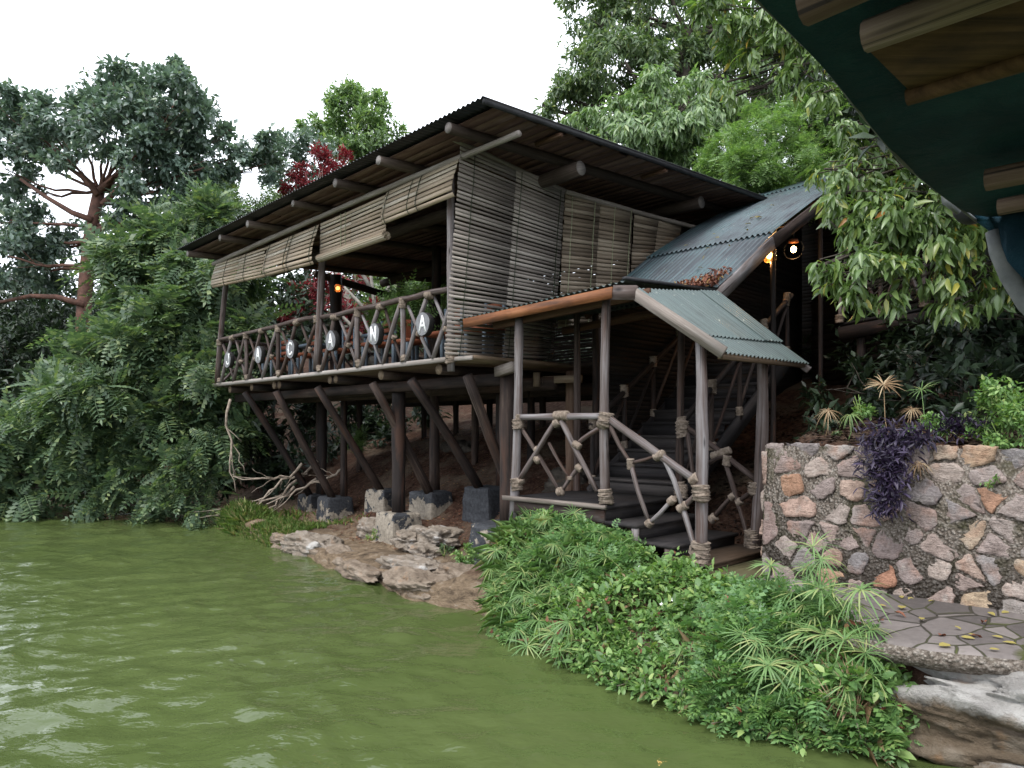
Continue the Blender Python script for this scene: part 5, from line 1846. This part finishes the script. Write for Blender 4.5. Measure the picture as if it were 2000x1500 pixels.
T0 = 24.
tr_pts = [PD(158, 880, T0), PD(163, 620, T0), PD(170, 520, T0), PD(180, 440, T0), PD(194, 372, T0)]
cl = [clump_px(x, y, T0 + dz, r) for x, y, dz, r in ((285, 190, 0, 1.3), (215, 205, 1, 1.2), (345, 195, -1, 1.15), (150, 220, 0, 1.2), (85, 240, 1, 1.25), (405, 240, 0, .95), (330, 150, 0, .7), (30, 215, 0, .8), (20, 265, 0, 1.25), (230, 250, -1, 1.3), (310, 255, 1, 1.3), (120, 300, -1, .7), (10, 330, 1, 1.0), (270, 300, -1.2, 1.0), (350, 320, 0, 1.2), (425, 315, .5, .9), (490, 290, 0, .85), (520, 320, .6, .6), (390, 375, 0, .9), (300, 375, -1, 1.0), (445, 345, 1, .6), (20, 430, 0, 1.1), (70, 460, 1, 1.1), (130, 480, 1, .7), (15, 500, -.5, 1.1), (70, 525, 1, .9), (255, 420, 0, .8), (60, 375, 2, .4))]
tree('broadleaf_tree', 'big spreading tree with red brown limbs and glossy leaves coloured bluish for haze behind the left bush', 'tree', tr_pts, [.26, .23, .22, .21, .18], cl, leaf4(.56, .1), M['l_dark'], M['bark_red'], 15, 9, .22, twigs=3, shell=.5, limbr=.25)
# its visible heavy limbs
mb = MB()
for pl in (((165, 595), (110, 580), (60, 578), (0, 590)), ((180, 430), (140, 415), (90, 385), (40, 350)), ((192, 380), (160, 345), (130, 325)), ((194, 372), (235, 335), (262, 300), (290, 250)), ((200, 400), (240, 360), (250, 320)), ((190, 450), (260, 430), (300, 410))):
    pts = [PD(x, y, T0 - .2) for x, y in pl]
    rr = np.linspace(.11, .05, len(pts))
    MB().tube(pts, list(rr), 9).build('limb', M['bark_red'], bpy.data.objects['broadleaf_tree'], smooth=True)


def bush(name, label, cl, T, mat, dens, k, size, bark='bark', group=None, droop=.25, cat='bush', shell=.45, base=None, spread=1., tr=.08, twigs=4):
    c = np.array([q[:3] for q in cl])
    b0 = c.mean(0).copy(); b0[2] = max(c[:, 2].min() - cl[0][3], .05)
    if base is not None: b0 = np.asarray(base, float)
    top = c.mean(0); 
    return tree(name, label, cat, [b0, lerp(b0, top, .5) + rdir(1)[0] * .1, top], [tr, tr * .8, tr * .5], cl, T, mat, M[bark], dens, k, size, group, droop, spread, twigs, shell)


GBU = 'bushes along the left shore'
bush('feathery_bush', 'tall feathery bush with divided leaves rising behind the left end of the lodge', [clump_px(*q) for q in ((380, 500, 19, 1.3), (310, 540, 19.3, 1.3), (430, 560, 18.5, 1.1), (350, 610, 18.6, 1.2), (300, 600, 19, .9), (440, 640, 18.2, .9), (262, 535, 20, .8), (420, 460, 20, 1.0), (330, 485, 20, .9))], FR, M['l_bush'], 5.4, 5, .62, group=GBU)
bush('feathery_bush', 'wide rounded bush of divided leaves leaning out over the water, left of the deck', [clump_px(*q) for q in ((300, 680, 17.8, 1.2), (235, 735, 17.8, 1.2), (390, 720, 17.4, 1.1), (280, 780, 17, 1.3), (400, 800, 17, .9), (180, 800, 17.4, 1.2), (330, 850, 16.9, .8), (360, 660, 17.8, .9))], FR, M['l_bush'], 5.4, 5, .58, group=GBU)
bush('feathery_bush', 'lowest bush at the far left, its leaves touching the lake', [clump_px(*q) for q in ((60, 850, 17.8, 1.2), (130, 800, 18.2, 1.0), (120, 880, 17.4, 1.2), (30, 920, 17.4, 1.0), (200, 900, 17.1, .9), (80, 960, 17.2, .5), (-40, 860, 17.5, 1.3), (180, 955, 16.9, .45), (-30, 950, 17.2, .7))], FR, M['l_bush'], 5.4, 5, .55, group=GBU)
bush('feathery_bush', 'darker drooping bush between the left shore bush and the deck braces, over the water', [clump_px(*q) for q in ((330, 930, 16.6, .6), (400, 900, 16.6, .6), (390, 960, 16.2, .45), (280, 945, 16.7, .5), (440, 870, 16.8, .5), (410, 1000, 15.9, .3), (340, 975, 16.3, .35), (300, 990, 16.6, .3), (240, 985, 16.8, .3))], FR, M['l_bush'], 8, 5, .42, group=GBU)
# dark understorey behind them
GUN = 'dark undergrowth behind the lodge'
for cl_, lab in (([(450, 850, 19, 1.0), (520, 830, 19.5, 1.0), (480, 920, 18.3, .7), (560, 880, 19, .8), (600, 820, 20, .9), (540, 940, 18, .5)], 'tangled dark undergrowth seen beneath the left end of the deck'),
                 ([(680, 840, 21, 1.0), (740, 870, 20.5, .9), (800, 830, 21, .8), (640, 900, 19.5, .5), (720, 800, 22, 1.0)], 'dark undergrowth seen between the stilts in the middle'),
                 ([(500, 560, 23, 1.3), (560, 610, 22, 1.2), (480, 640, 21, 1.1), (540, 540, 25, 1.2), (600, 600, 24, 1.0), (490, 760, 20, 1.0), (560, 720, 21, 1.0)], 'green undergrowth behind the left half of the railing'),
                 ([(60, 650, 28, 2.0), (120, 600, 29, 2.0), (20, 720, 26, 2.0), (140, 700, 27, 1.8), (40, 580, 31, 1.6), (200, 640, 27, 1.5)], 'deep shaded trees beneath the big red limbed tree')):
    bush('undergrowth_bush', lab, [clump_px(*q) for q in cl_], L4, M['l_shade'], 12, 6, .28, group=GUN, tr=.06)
GBK = 'trees on the slope behind the lodge'
bush('background_tree', 'slim round topped light green tree against the sky beyond the roof', [clump_px(*q) for q in ((690, 215, 32, 1.2), (650, 235, 32.5, .9), (735, 240, 32, 1.1), (700, 260, 31.5, 1.2), (655, 275, 32, .9), (755, 270, 32.3, .7), (690, 195, 32, .8), (690, 305, 32, 1.0), (740, 300, 32.5, .8), (670, 195, 32, .8), (720, 215, 32.4, 1.0), (620, 250, 32, .7))], L4, M['l_light'], 13, 7, .24, 'bark_pale', GBK, cat='tree', base=PD(695, 560, 32), tr=.16)
bush('background_tree', 'dark tree to the left of the slim round topped tree, above the roof edge', [clump_px(*q) for q in ((590, 280, 29, .9), (620, 310, 29, .9), (570, 330, 28.5, 1.0), (600, 360, 29, 1.0), (545, 370, 28, .6), (640, 340, 30, .9), (540, 310, 29, .5))], L4, M['l_dark'], 9, 7, .25, 'bark', GBK, cat='tree', base=PD(600, 560, 29), tr=.14)
bush('background_tree', 'yellowish green tree rising just left of the low roof corner', [clump_px(*q) for q in ((440, 440, 24, 1.0), (480, 415, 24.5, .8), (400, 420, 25, .8), (520, 430, 25, .8), (460, 480, 23.5, 1.0), (380, 460, 24, .9), (510, 400, 26, .6), (350, 430, 25, .7))], FR2, M['l_mid'], 7, 5, .42, 'bark', GBK, cat='tree', base=PD(440, 700, 24), tr=.13)
bush('red_leaved_tree', 'tree with dark red leaves and bare grey branches behind the lodge', [clump_px(*q) for q in ((620, 335, 25, .75), (650, 320, 25.5, .6), (590, 365, 25, .6), (565, 385, 25, .4), (660, 350, 25, .5), (640, 575, 22, .7), (600, 560, 22, .5), (690, 600, 21.5, .75), (720, 640, 21.5, .6), (700, 545, 22, .35), (580, 620, 22, .5))], L4s, M['l_red'], 16, 8, .2, 'bark_pale', None, cat='tree', base=PD(730, 720, 22), tr=.12)
mb = MB()
for pl in (((745, 720), (738, 640), (728, 570), (722, 515), (718, 440)), ((735, 640), (700, 590), (672, 560)), ((735, 620), (760, 560), (770, 520)), ((740, 690), (690, 640), (660, 610), (645, 590)), ((728, 570), (705, 530), (690, 500))):
    pts = [PD(x, y, 20.5) for x, y in pl]
    MB().tube(pts, list(np.linspace(.075, .03, len(pts))), 7).build('limb', M['bark_pale'], bpy.data.objects['red_leaved_tree'], smooth=True)
bush('background_tree', 'green leafy tree seen through the open deck, right of the red leaves', [clump_px(*q) for q in ((800, 560, 24, 1.2), (770, 600, 23, 1.0), (840, 590, 24, 1.2), (820, 640, 23, 1.0), (760, 540, 25, .9), (700, 560, 26, 1.0), (880, 560, 25, 1.2)) ], L4, M['l_mid'], 9, 7, .24, 'bark_pale', GBK, cat='tree', tr=.12)
bush('background_tree', 'fresh green shrub behind the deck beside the slatted screen', [clump_px(*q) for q in ((862, 565, 20, .55), (880, 600, 19.5, .5), (850, 545, 20, .4), (890, 550, 20, .5))], FR2, M['l_bright'], 22, 4, .22, 'bark_pale', GBK, cat='shrub', tr=.05)
# right hand trees
tree('tall_tree', 'tall dark tree with fine hanging leaves rising behind the roof to the top of view', 'tree', [PD(1330, 700, 24), PD(1335, 300, 24), PD(1340, 60, 24)], [.3, .25, .18],
     [clump_px(x, y, 24 + dz, r) for x, y, dz, r in ((1170, 70, 0, 1.2), (1240, 20, 0, 1.5), (1330, 60, 1, 1.5), (1140, 150, 0, 1.1), (1220, 120, -1, 1.3), (1420, 40, 0, 1.5), (1105, 190, 0, .7), (1300, 140, 0, 1.3), (1380, 140, 1, 1.3), (1180, 190, 1, 1.1), (1100, 235, 0, .7), (1500, 90, 1, 1.5), (1470, 170, 0, 1.2), (1160, 0, 0, 1.2), (1280, -70, 0, 1.6), (1420, -60, 0, 1.8), (1560, 20, 0, 1.6), (1150, 240, 1, .9), (1260, 220, 1, 1.1), (1060, 205, 0, .28), (1540, 180, 1, 1.2), (1400, 220, 2, 1.2), (1330, 230, 2, 1.2), (1450, 120, 3, 1.3), (1520, 150, 3, 1.3), (1580, 80, 2, 1.4), (1640, 150, 2, 1.3), (1200, 70, 2, 1.2))], L4s, M['l_mid'], M['bark'], 10.5, 9, .26, GBK, .9, .9, 5, .5, .3)
tree('drooping_tree', 'medium tree with long drooping pale green leaves just behind the roof slope', 'tree', [PD(1290, 480, 17.5), PD(1290, 330, 17.5), PD(1290, 240, 17.5)], [.14, .12, .08],
     [clump_px(x, y, 17 + dz, r) for x, y, dz, r in ((1200, 230, 0, .7), (1280, 190, 0, .75), (1350, 190, .5, .7), (1150, 240, .4, .5), (1240, 270, -.4, .8), (1320, 260, -.4, .8), (1400, 230, 0, .75), (1190, 290, 0, .6), (1370, 290, 0, .6), (1130, 225, .3, .3), (1270, 320, 0, .7), (1430, 190, .5, .5), (1330, 330, .4, .6), (1400, 160, 1, .5), (1230, 330, .3, .5))], L4s, M['l_light'], M['bark'], 24, 9, .23, GBK, 1.1, .7, 5, .45, .3)
tree('bright_bush', 'bright yellow green fine leaved bush above the junction of the two roofs', 'bush', [PD(1500, 520, 15.5), PD(1500, 400, 15.5), PD(1500, 320, 15.5)], [.1, .08, .05],
     [clump_px(x, y, 15 + dz, r) for x, y, dz, r in ((1500, 270, 0, .6), (1430, 300, 0, .5), (1570, 240, .4, .6), (1460, 340, -.4, .6), (1540, 330, -.4, .65), (1610, 300, 0, .6), (1400, 340, 0, .35), (1500, 220, .5, .35), (1590, 210, .5, .4), (1620, 230, .6, .5), (1380, 320, .2, .3), (1570, 370, -.5, .5), (1440, 370, -.3, .5), (1500, 390, -.3, .5))], FR2, M['l_bright'], M['bark'], 60, 4, .2, GBK, .2, 1., 5, .45)
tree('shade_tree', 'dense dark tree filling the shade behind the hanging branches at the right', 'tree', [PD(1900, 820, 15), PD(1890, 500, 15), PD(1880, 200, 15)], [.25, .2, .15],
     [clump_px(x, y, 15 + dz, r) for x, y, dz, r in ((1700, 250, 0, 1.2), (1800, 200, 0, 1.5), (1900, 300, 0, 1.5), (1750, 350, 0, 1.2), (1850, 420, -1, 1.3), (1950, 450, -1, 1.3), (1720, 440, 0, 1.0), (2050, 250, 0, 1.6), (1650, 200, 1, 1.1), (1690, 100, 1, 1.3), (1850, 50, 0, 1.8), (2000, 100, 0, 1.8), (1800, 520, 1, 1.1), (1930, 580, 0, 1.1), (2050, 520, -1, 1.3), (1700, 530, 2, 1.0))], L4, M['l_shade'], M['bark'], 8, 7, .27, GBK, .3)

bush('shade_thicket', 'dark thicket added uphill of the lodge and stair roof to block light from behind', [tuple(W(a, b, z)) + (r, r, r * .9) for a, b, z, r in ((7, 11, 4.5, 1.8), (4.5, 11, 4.2, 1.8), (2, 10.5, 4.2, 1.8), (0, 11, 4.6, 1.8), (-2, 11.5, 5, 1.8), (5.5, 12, 6, 1.5), (1, 12, 6, 1.5), (3, 10, 3.4, 1.5), (-.2, 9.6, 3.4, 1.4), (-4, 10.5, 4.8, 1.8), (-5.5, 9, 4.4, 1.6), (-7, 8.5, 4.4, 1.6), (-8.5, 8, 4.6, 1.6))], L4, M['l_shade'], 9, 6, .3, cat='thicket')  # added so that no bright sky shows through the screens
tree('added_shade_tree', 'added tree whose dark crown shades the walkway behind the stone wall', 'tree', [W(-8.2, 6.2, 2.6), W(-7.8, 6.2, 5), W(-7.4, 6, 7.2)], [.22, .18, .12],
     [tuple(W(a, b, z)) + (r, r, r * .7) for a, b, z, r in ((-5, 5, 7.2, 1.3), (-6.5, 4.5, 6.8, 1.3), (-8, 4, 6.5, 1.4), (-5.5, 7, 7.6, 1.5), (-7.5, 6.5, 7.4, 1.5), (-9, 6, 7, 1.5), (-6, 3.4, 6.2, .9), (-7.5, 2.8, 6, 1.0), (-9, 2.5, 6, 1.2), (-10, 4.5, 6.5, 1.5), (-5, 8.5, 7.8, 1.4), (-5.6, 2.2, 5.6, .9), (-6.6, 1.6, 5.2, 1.0), (-7.8, 1.4, 5.0, 1.1), (-9, 1.2, 5.2, 1.3), (-6.2, 3.4, 5.2, 1.0), (-7.6, 3.2, 4.8, 1.1), (-9, 3.6, 4.6, 1.4), (-4.4, 4.6, 6.9, .8), (-4.6, 6.4, 7.6, .9), (-10.5, 2, 4.6, 1.5))], L4, M['l_shade'], M['bark'], 14, 7, .27, GBK, .3)  # mostly unseen crowns added to keep sky light off the ground below

bush('shade_shrub', 'low dark shrubs added to deepen the shade behind the stone wall', [tuple(W(a, b, z)) + (r, r, r * .8) for a, b, z, r in ((-5.2, 2.6, 2.3, .5), (-5.9, 2.2, 2.4, .5), (-6.6, 2.0, 2.4, .5), (-7.4, 1.9, 2.5, .6), (-4.8, 3.6, 2.6, .6), (-5.6, 3.6, 2.9, .7), (-6.6, 3.2, 2.9, .7), (-4.3, 5.2, 3.2, .7), (-5.2, 5.4, 3.3, .8), (-3.9, 3.0, 2.1, .45), (-3.7, 4.4, 2.7, .6), (-4.5, 2.0, 2.1, .3), (-8.2, 2.6, 2.8, .8), (-3.8, 6.4, 3.6, .8))], L4, M['l_shade'], 17, 6, .17, cat='shrub', group=None, tr=.03)  # added to cover lit soil and darken the area above the wall

# near tree whose branches hang in from the right
T4 = [PD(2200, 900, 9.5), PD(2150, 450, 9.3), PD(2040, 150, 9), PD(1900, -100, 9)]
cl = [clump_px(*q) for q in ((1640, 250, 8.2, .22), (1680, 290, 8, .3), (1720, 340, 7.8, .34), (1660, 350, 7.8, .28), (1630, 400, 7.6, .22), (1690, 410, 7.4, .32), (1750, 410, 7.2, .34), (1640, 450, 7.5, .2), (1700, 470, 7.2, .3), (1770, 470, 7.1, .3), (1830, 450, 7, .32), (1790, 380, 7.4, .3), (1680, 520, 7, .22), (1740, 530, 7, .22), (1880, 480, 7, .26), (1860, 540, 6.9, .2), (1900, 530, 6.9, .16), (1605, 520, 7.2, .12), (1630, 555, 7.2, .12), (1670, 570, 7.1, .14), (1740, 580, 7, .12), (1800, 540, 7, .16), (1945, 560, 6.9, .2), (1865, 585, 6.9, .15), (1700, 560, 7, .12), (1740, 260, 8.2, .3), (1610, 330, 8, .14), (1840, 400, 7.2, .3), (1920, 470, 7, .24), (1600, 520, 7.2, .05), (1890, 600, 7, .07))]
cl += [clump_px(*q) for q in ((1400, 20, 9, .3), (1450, 50, 9, .28), (1490, 20, 8.8, .3), (1440, 100, 9, .2), (1480, 110, 8.8, .24), (1530, 90, 8.6, .28), (1570, 140, 8.4, .24), (1420, 160, 9, .1), (1540, 40, 8.5, .3), (1610, 180, 8.3, .2), (1380, -20, 9, .3), (1590, 100, 8.4, .25), (1440, 185, 9, .08))]
NL = leaf_t(.31, .22, .05)
tree('overhanging_tree', 'near tree with big drooping green and yellow leaves hanging in from the right', 'tree', T4, [.2, .17, .14, .1], cl, NL, M['l_big'], M['bark'], 56, 5, .155, None, 1.15, .8, 4, .5, .2, limbr=.05, pen=0)
tree('dark_bush', 'dark broad leaved bush at the right edge above the wall weeds', 'bush', [PD(1990, 850, 8.6), PD(1980, 720, 8.6), PD(1970, 620, 8.6)], [.05, .04, .03],
     [clump_px(x, y, 8.6 + dz, r) for x, y, dz, r in ((1900, 640, 0, .35), (1960, 600, 0, .4), (1950, 680, -.2, .4), (1890, 700, 0, .25), (1990, 720, -.2, .3), (2030, 650, 0, .4), (1980, 540, .3, .35), (1920, 560, .4, .3), (1860, 650, .2, .2))], leaf_t(.42, .15, .05), M['l_shade'], M['bark'], 30, 6, .15, None, .5)

# wooded hillside far behind: nobody could count it
wc = []
for _ in range(330):
    a0 = random.uniform(-26, 44); b0 = random.uniform(11, 34)
    if a0 > 14 and b0 < 16: continue
    r0 = random.uniform(1.0, 1.9)
    z0 = float(gz(a0, b0)) + random.uniform(.2, 1.8)
    p = W(a0, b0, z0); wc.append((p[0], p[1], p[2], r0, r0, r0 * .9))
for _ in range(230):
    a0 = random.uniform(17, 75); b0 = float(shore(a0)) + random.uniform(.5, 30) ** 1.0
    r0 = random.uniform(1.2, 2.4)
    p = W(a0, b0, float(gz(a0, b0)) + random.uniform(.2, 2.6)); wc.append((p[0], p[1], p[2], r0, r0, r0 * .9))
P, O = shoots_in(wc, 1.9, .5)
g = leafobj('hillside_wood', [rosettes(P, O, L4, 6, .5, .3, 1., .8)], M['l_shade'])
tag(g, 'dark wooded hillside behind the lodge', 'woodland', kind='stuff')

# ------------------------------------------------------------------ tables, chairs and pots on the deck
def chair(p, rot):
    root = thing('deck_chair', None, 'chair', p, 'chairs on the deck')
    c, s = math.cos(rot), math.sin(rot)
    X = np.array([c, s, 0.]); Y = np.array([-s, c, 0.])
    def q(x, y, z): return np.asarray(p) + X * x + Y * y + Z3 * z
    for x in (-.2, .2):
        for y in (-.2, .2):
            MB().beam(q(x, y, 0), q(x, y, .43 if y < 0 else .9), .045, .045, X).build('leg', M['furn'], root)
    MB().box(q(0, 0, .45), [X, Y, Z3], [.23, .23, .03]).build('seat', M['terra'], root)
    mb = MB()
    for z in (.6, .72, .84): mb.beam(q(-.2, .2, z), q(.2, .2, z), .02, .07, Z3)
    mb.build('backrest', M['terra'], root)
    return root


def dup(root, loc, label):
    r = root.copy(); COL.objects.link(r); r.location = tuple(float(x) for x in loc); r['label'] = label
    for ch in root.children:
        k = ch.copy(); COL.objects.link(k); k.parent = r
    return r


CH = [(6.55, .55, 'terracotta seated chair behind the railing between the J and A signs'), (5.35, .6, 'terracotta seated chair behind the railing left of the C sign'), (4.1, .62, 'terracotta seated chair behind the railing between the C sign and the middle post'),
      (2.75, .6, 'terracotta seated chair behind the railing between the middle A sign and the N sign'), (2.05, .75, 'terracotta seated chair right behind the N sign'), (.95, .6, 'terracotta seated chair behind the railing left of the last A sign'), (.1, .7, 'terracotta seated chair behind the last A sign by the slatted screen')]
c0 = chair(W(CH[0][0], CH[0][1], 3.12), ROTA + math.pi)
c0['label'] = CH[0][2]
for a, b, lab in CH[1:]: dup(c0, W(a, b, 3.12), lab)


def table(p, lab):
    root = thing('deck_table', lab, 'table', p, 'tables on the deck')
    MB().box(np.asarray(p) + Z3 * .73, [A3, B3, Z3], [.4, .4, .025]).build('tabletop', M['furn'], root)
    for x in (-.34, .34):
        for y in (-.34, .34):
            MB().beam(p + A3 * x + B3 * y, p + A3 * x + B3 * y + Z3 * .71, .055, .055, A3).build('leg', M['furn'], root)
    return root


t0 = table(W(5.95, 1.25, 3.12), 'blue grey table behind the first two letter signs')
dup(t0, W(3.4, 1.3, 3.12), 'blue grey table behind the middle of the railing')
dup(t0, W(.7, 1.35, 3.12), 'blue grey table at the screen end of the deck')


def potplant(p, r, h, lab, mat, size):
    root = thing('potted_plant', lab, 'plant', p)
    mb = MB(); mb.tube([p, p + Z3 * h * .8, p + Z3 * h * .82, p + Z3 * h], [r * .7, r * .95, r * 1.05, r * 1.05], 16)
    mb.build('pot', M['pot'], root)
    c = p + Z3 * (h + r * .9)
    P, O = shoots_in([(c[0], c[1], c[2], r * 1.7, r * 1.7, r * 1.2)], 70, .5)
    leafobj('leaves', [rosettes(P, O, FR2, 4, size, .2, 1., .8)], mat, root)


potplant(PD(803, 668, 12.6), .22, .36, 'terracotta pot of bright green ferns behind the railing near the last A sign', M['l_bright'], .24)
potplant(PD(757, 660, 14.5), .24, .36, 'terracotta pot of green ferns further back on the deck, above the N sign', M['l_bright'], .28)

# ------------------------------------------------------------------ teal canopy overhead at the right
t = NT('teal_tarp')
wv = t.noise(t.coord('Object', (60, 60, 60)), 3, 3)
bl = t.noise(t.coord('Object'), 2.6, 8, .65)
wr = t.noise(t.coord('Object', (5, 5, 5)), 1.5, 5, .6, .8)
t.bump(t.math('ADD', t.math('MULTIPLY', wv, .12), wr), .6, .03)
t.done(t.ramp(bl, [(.3, (.002, .017, .03)), (.52, (.004, .034, .052)), (.66, (.014, .062, .082)), (.74, (.035, .09, .105))]), .7, .2)
tr_ = t.new('BsdfTranslucent'); tr_.inputs[0].default_value = (.003, .03, .032, 1)
ms_ = t.new('MixShader'); ms_.inputs[0].default_value = .15
t.t.links.new(t.p.outputs[0], ms_.inputs[1]); t.t.links.new(tr_.outputs[0], ms_.inputs[2]); t.t.links.new(ms_.outputs[0], t.out.inputs[0])
M['tarp'] = t.m
t = NT('woven_mat')
fb = t.noise(t.coord('Object', (2.5, 46, 20), rot=(0, 0, R(44))), 1.0, 7, .7, .3)
bt = t.noise(t.coord('Object', (1, 1, 1)), 5, 6, .65)
ckc = t.ramp(t.math('ADD', t.math('MULTIPLY', fb, .55), t.math('MULTIPLY', bt, .45)), [(.34, (.012, .007, .005)), (.48, (.07, .037, .018)), (.6, (.13, .072, .036)), (.72, (.2, .12, .065))])
t.bump(fb, .6, .006)
M['mat'] = t.done(ckc, .75, .2)
M['slat'] = wood('canopy_pole', [(.25, (.03, .018, .011)), (.45, (.09, .057, .036)), (.65, (.165, .117, .084)), (.8, (.25, .19, .15))], us=4, blot=.55, knots=True)
M['hem'] = plain('grey_canvas_hem', (.07, .075, .075), (.16, .165, .16), 12, .85, .3)
CE = [(1400, -110, 2.80), (1480, 0, 2.80), (1600, 112, 2.785), (1680, 216, 2.765), (1760, 316, 2.74), (1850, 386, 2.755), (1908, 432, 2.75)]
ep = [PZ(*q) for q in CE]
e0 = ep[0]
back = [e0 - B3 * 4 , e0 - B3 * 2.2, e0 - B3 * .8]
ep = back + ep
can = thing('boat_canopy', 'dark teal cloth canopy on wooden slats overhead in the top right corner', 'canopy', ep[-1] - Z3 * 2.6)
nv = 16
V, Fs = [], []
for k, p in enumerate(ep):
    for j in range(nv):
        v = j / (nv - 1) * 3.4
        sag = -.03 * math.sin(v * 4.2) ** 2 + .05 * min(1, v / .3) * (1 if k < len(ep) - 1 else .6)
        V.append(np.array([p[0], p[1], 0]) - A3 * v + Z3 * (p[2] + sag))
for k in range(len(ep) - 1):
    for j in range(nv - 1):
        Fs.append([k * nv + j, k * nv + j + 1, (k + 1) * nv + j + 1, (k + 1) * nv + j])
mb = MB(); mb.add(V, Fs)
top = mb.build('cloth', M['tarp'], can, smooth=True)
md = top.modifiers.new('sub', 'SUBSURF'); md.levels = 2; md.render_levels = 2
md = top.modifiers.new('sol', 'SOLIDIFY'); md.thickness = .006
fine = []
for p, q in zip(ep[:-1], ep[1:]):
    for s_ in (0, .33, .66): fine.append(lerp(p, q, s_) + Z3 * random.uniform(-.002, .002))
fine.append(ep[-1])
MB().tube(fine, .005, 8).build('hem', M['hem'], can, smooth=True)
bE = [ab(p)[1] for p in ep]


def slat(px, py, z, wd, ht, v0, v1, mat='slat', name='slat'):
    p = PZ(px, py, z)
    MB().pole(p - A3 * v0, p - A3 * v1, wd * .55, ht * .6, 10, .5, 10).build(name, M[mat], can)


slat(1690, 72, 2.745, .05, .045, 0, 3)
slat(1926, 352, 2.70, .05, .05, 0, 3)
slat(1570, 12, 2.75, .05, .04, 0, 3)
slat(1950, 405, 2.66, .04, .03, 0, 3)
slat(1480, -120, 2.75, .05, .04, 0, 3)
p0, p1 = PZ(1712, 92, 2.765), PZ(1778, 192, 2.765)
mb = MB(); mb.box(lerp(p0, p1, .5) - A3 * 1.45, [A3, B3, Z3], [1.45, np.linalg.norm(p1 - p0) * .5, .003])
mb.build('woven_mat', M['mat'], can)
slat(1772, 190, 2.755, .03, .02, 0, 3, 'mat', 'mat_edge')
# the cloth drops at the front corner
bf = ab(ep[-1])[1] - .01
low = [PB(1906, 428, bf), PB(1938, 452, bf), PB(1950, 492, bf), PB(1972, 540, bf), PB(2004, 592, bf), PB(2060, 650, bf), PB(2160, 690, bf)]
V, Fs = [], []
for k, p in enumerate(low):
    for j in range(6):
        s_ = j / 5
        zt = ep[-1][2] + .03
        V.append(np.array([p[0], p[1], p[2] + (zt - p[2]) * s_]) - B3 * .03 * math.sin(s_ * 3.14) * (k % 2))
for k in range(len(low) - 1):
    for j in range(5): Fs.append([k * 6 + j, k * 6 + j + 1, (k + 1) * 6 + j + 1, (k + 1) * 6 + j])
mb = MB(); mb.add(V, Fs); fl = mb.build('front_flap', M['tarp'], can, smooth=True)
md = fl.modifiers.new('sol', 'SOLIDIFY'); md.thickness = .006
MB().tube([p + B3 * .0 for p in low[1:]], [.02, .026, .028, .028, .028, .028], 8).build('rolled_edge', M['hem'], can, smooth=True)
MB().blob(PB(1893, 405, bf) + B3 * .02, .05, 12, 8, (1.1, .8, 1)).build('cloth_knot', M['black'], can, smooth=True)
MB().tube([PB(1838, 352, bf - .1), PB(1850, 392, bf - .1), PB(1872, 415, bf - .06)], [.006, .016, .008], 8).build('cloth_fold', M['hem'], can, smooth=True)
pf = ep[-1] - A3 * 1.6
MB().pole(np.array([pf[0], pf[1], .1]), np.array([pf[0], pf[1], 2.76]), .04, .04, 6, .2, 10).build('support_post', M['slat'], can)
pb = ep[0] - A3 * 2.6
MB().pole(np.array([pb[0], pb[1], .1]), np.array([pb[0], pb[1], 2.76]), .04, .04, 6, .2, 10).build('support_post', M['slat'], can)
